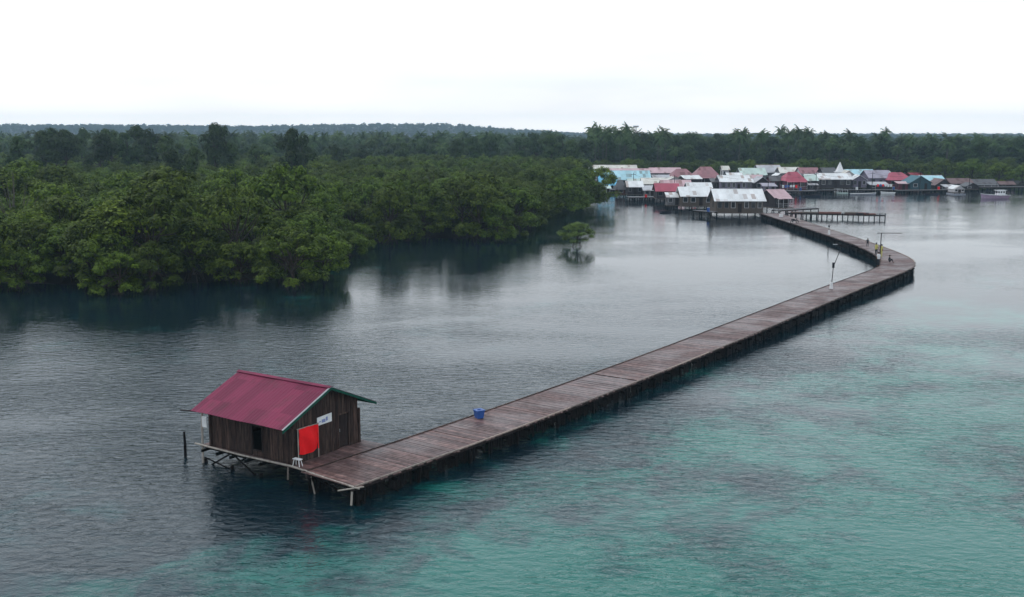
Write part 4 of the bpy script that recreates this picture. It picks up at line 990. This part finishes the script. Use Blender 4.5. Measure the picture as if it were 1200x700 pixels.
# clutter at the boardwalk's far end
q = P(917, 254.5, ZD); t = thing('white_box', 'small white box on the boardwalk just before the village', 'box', (q.x - .3, q.y, ZD)); p = MB(); p.box(-.35, .35, -.3, .3, .01, .55); p.build('body', M['white'], t); p = MB(); p.box(-.38, .38, -.33, .33, .551, .62); p.build('lid', M['white'], t)
q = P(931, 262, ZD)
t = thing('motorcycle', 'dark motorcycle parked along the right edge of the far walkway', 'motorcycle', (q.x, q.y, ZD), .4)
for k in (-.65, .65):
    m_ = MB()
    pts_ = [(k + .29 * math.cos(a), 0, .31 + .29 * math.sin(a)) for a in [i * math.pi / 7 for i in range(15)]]
    m_.tube(pts_, .05, 6, cap=False); m_.build('wheel', M['black'], t)
m_ = MB(); m_.tube([(-.65, 0, .31), (-.3, 0, .6), (.25, 0, .55), (.5, 0, .95), (.65, 0, .31)], [.05, .12, .12, .05, .04], 7); m_.build('frame', M['shirtdark'], t)
m_ = MB(); m_.tube([(-.7, 0, .78), (0, 0, .76)], [.1, .12], 7); m_.build('seat', M['black'], t)
m_ = MB(); m_.tube([(.45, -.3, 1.02), (.5, 0, .98), (.45, .3, 1.02)], .025, 5); m_.build('handlebar', M['greyimetal'], t)

# ------------------------------------------------------------------ boats
def boat(px, py, L, wd, rz, label, hullc, cabin=None, name='motor_boat', h=.9, mast=0, cat='boat', deckc='white'):
    q = P(px, py); t = thing(name, label, cat, (q.x, q.y, 0), rz)
    m_ = MB(); n = 12; ring = []
    for i in range(n + 1):
        s_ = i / n; x = -L / 2 + L * s_; w_ = wd / 2 * (math.sin(math.pi * min(1, s_ * .75 + .22)) ** .7 if s_ < 1 else 0.02); w_ = max(w_, .03) if s_ > .95 else w_
        zt_ = h * (.75 + .55 * s_ ** 2.5 + .12 * (1 - s_) ** 2); ring.append([(x - .25 * (1 - s_) + .0, -w_, zt_), (x * .93, -w_ * .6, -.15), (x * .93, w_ * .6, -.15), (x - .25 * (1 - s_), w_, zt_), (x - .1, w_ * .86, zt_ - .02), (x - .1, w_ * .86, zt_ - .28), (x - .1, -w_ * .86, zt_ - .28), (x - .1, -w_ * .86, zt_ - .02)])
    vs_ = [p for r_ in ring for p in r_]; fs_ = []
    for i in range(n):
        for k in range(8): fs_.append((i * 8 + k, i * 8 + (k + 1) % 8, (i + 1) * 8 + (k + 1) % 8, (i + 1) * 8 + k))
    fs_.append(tuple(range(8))[::-1]); fs_.append(tuple(n * 8 + k for k in range(8)))
    hull = m_.add(vs_, fs_).build('hull', hullc, t)
    m_ = MB()
    for sgn in (-1, 1):
        pts_ = [Vector(r_[0 if sgn < 0 else 3]) + Vector((0, sgn * .03, .03)) for r_ in ring]; m_.tube(pts_, .06, 5)
    m_.build('gunwale', M[deckc], t)
    if cabin:
        x0, x1, hc = cabin; m_ = MB(); m_.box(x0, x1, -wd * .3, wd * .3, h * .55, h + hc); cb = m_.build('cabin', M['white'], t)
        m_ = MB(); m_.box(x0 - .3, x1 + .35, -wd * .36, wd * .36, h + hc + .003, h + hc + .1); m_.build('cabin_roof', M['white'], cb)
        k = 0
        xx = x0 + .25
        while xx + .5 < x1:
            for s_ in (-1, 1): m_ = MB(); y0, y1 = sorted((s_ * (wd * .3 + .002), s_ * (wd * .3 + .02))); m_.box(xx, xx + .45, y0, y1, h + hc * .4, h + hc * .8); m_.build('window', M['glass'], cb)
            xx += .75
        m_ = MB(); m_.box(x1 + .002, x1 + .02, -wd * .24, wd * .24, h + hc * .4, h + hc * .82); m_.build('windscreen', M['glass'], cb)
    if mast: m_ = MB(); m_.tube([(-.5, 0, h * .5), (-.5, 0, h + mast)], .05, 5); m_.tube([(-.5, 0, h + mast * .75), (-2.4, 0, h + mast * .7)], .03, 5); m_.build('mast', M['darkwood'], t)
    return t
violet = plain('lilac_hull_paint', (0.42, 0.3, 0.42), .4); darkh = plain('dark_hull_paint', (0.03, 0.03, 0.05), .5); greyh = plain('grey_hull_paint', (0.3, 0.31, 0.36), .5)
boat(1165, 232.5, 8.2, 2.3, math.pi + .12, 'lilac and white motor boat with cabin and mast moored at the far right', violet, cabin=(-2.9, -.6, 1.2), mast=3.4, h=1.0)
t = house(1119, 1132, 318, 222, 217.8, 'white', 'pale', 'small white houseboat with pointed roof moored off the rusty roofed houses', ridge_dir='G', depth=5, wins=2, name='houseboat', cat='houseboat', floor=.5, over=.2)
t.location.z = 0
p = MB(); p.box(-2.9, 2.9, -1.75, 1.75, -.3, .32); p.build('float', greyh, t)
boat(1012, 228.6, 7.5, 1.3, .03, 'long low grey canoe moored in front of the violet houses', greyh, h=.45)
boat(1040, 227.5, 4.0, 1.2, 2.9, 'short white canoe moored near the right-hand red roof', M['white'], h=.5)
boat(952, 230.5, 5.0, 1.4, .15, 'dark canoe moored right of the rose roofed house', darkh, h=.5, deckc='darkwood')
boat(1092, 228.5, 4.4, 1.2, .1, 'dark canoe tied before the teal gabled house', darkh, h=.45, deckc='darkwood')
boat(781, 249.5, 4.2, 1.1, .8, 'dark canoe tied below the little grey lean-to', darkh, h=.45, deckc='darkwood')
q = P(986, 226.5); t = thing('raft', 'small pale green fish raft floating off the white waterfront house', 'raft', (q.x, q.y, 0))
p = MB(); p.box(-1.7, 1.7, -1.2, 1.2, -.15, .22); p.build('float', ROOF['mint'], t)
p = MB()
for sx in (-1.55, 0, 1.55):
    for sy in (-1.05, 1.05): p.tube([(sx, sy, .2), (sx, sy, 1.0)], .05, 5)
p.box(-1.65, 1.65, -1.15, -1.0, .98, 1.05); p.build('railing', M['white'], t)
# water tank tower above the palms
D = 470; x = XAT(745, D, 15); zt = ZAT(147.5, D)
t = thing('water_tower', 'tiny dark flat-topped tower just above the palm tops', 'tower', (x, D, 0))
p = MB(); p.box(-1.1, 1.1, -1.1, 1.1, zt - .7, zt); p.build('tank', M['greyimetal'], t)
for sx, sy in ((-1, -1), (1, -1), (-1, 1), (1, 1)): p = MB(); p.tube([(sx * 1.2, sy * 1.2, 0), (sx * .3, sy * .3, zt - .7)], .08, 5); p.build('leg', M['darkwood'], t)

# ------------------------------------------------------------------ haze
m = bpy.data.materials.new('haze_air'); m.use_nodes = True; nt = m.node_tree; nt.nodes.clear()
pv = N(nt, 'ShaderNodeVolumePrincipled'); pv.inputs['Color'].default_value = (0.58, 0.8, 1.0, 1); pv.inputs['Density'].default_value = 0.00016
out = N(nt, 'ShaderNodeOutputMaterial'); nt.links.new(pv.outputs[0], out.inputs['Volume'])
tag(MB().box(-3400, 3400, -300, 4400, -5, 85).build('haze', m), 'thin bluish haze over the bay', 'haze', kind='stuff')

# ------------------------------------------------------------------ render settings
sc.view_settings.view_transform = 'Standard'; sc.view_settings.look = 'None'; sc.view_settings.exposure = 0.0; sc.view_settings.gamma = 1.0
sc.render.engine = 'CYCLES'
c = sc.cycles; c.use_denoising = True; c.max_bounces = 6; c.diffuse_bounces = 2; c.glossy_bounces = 3; c.transmission_bounces = 2; c.volume_bounces = 1; c.transparent_max_bounces = 4
c.caustics_reflective = False; c.caustics_refractive = False; c.sample_clamp_indirect = 4.0
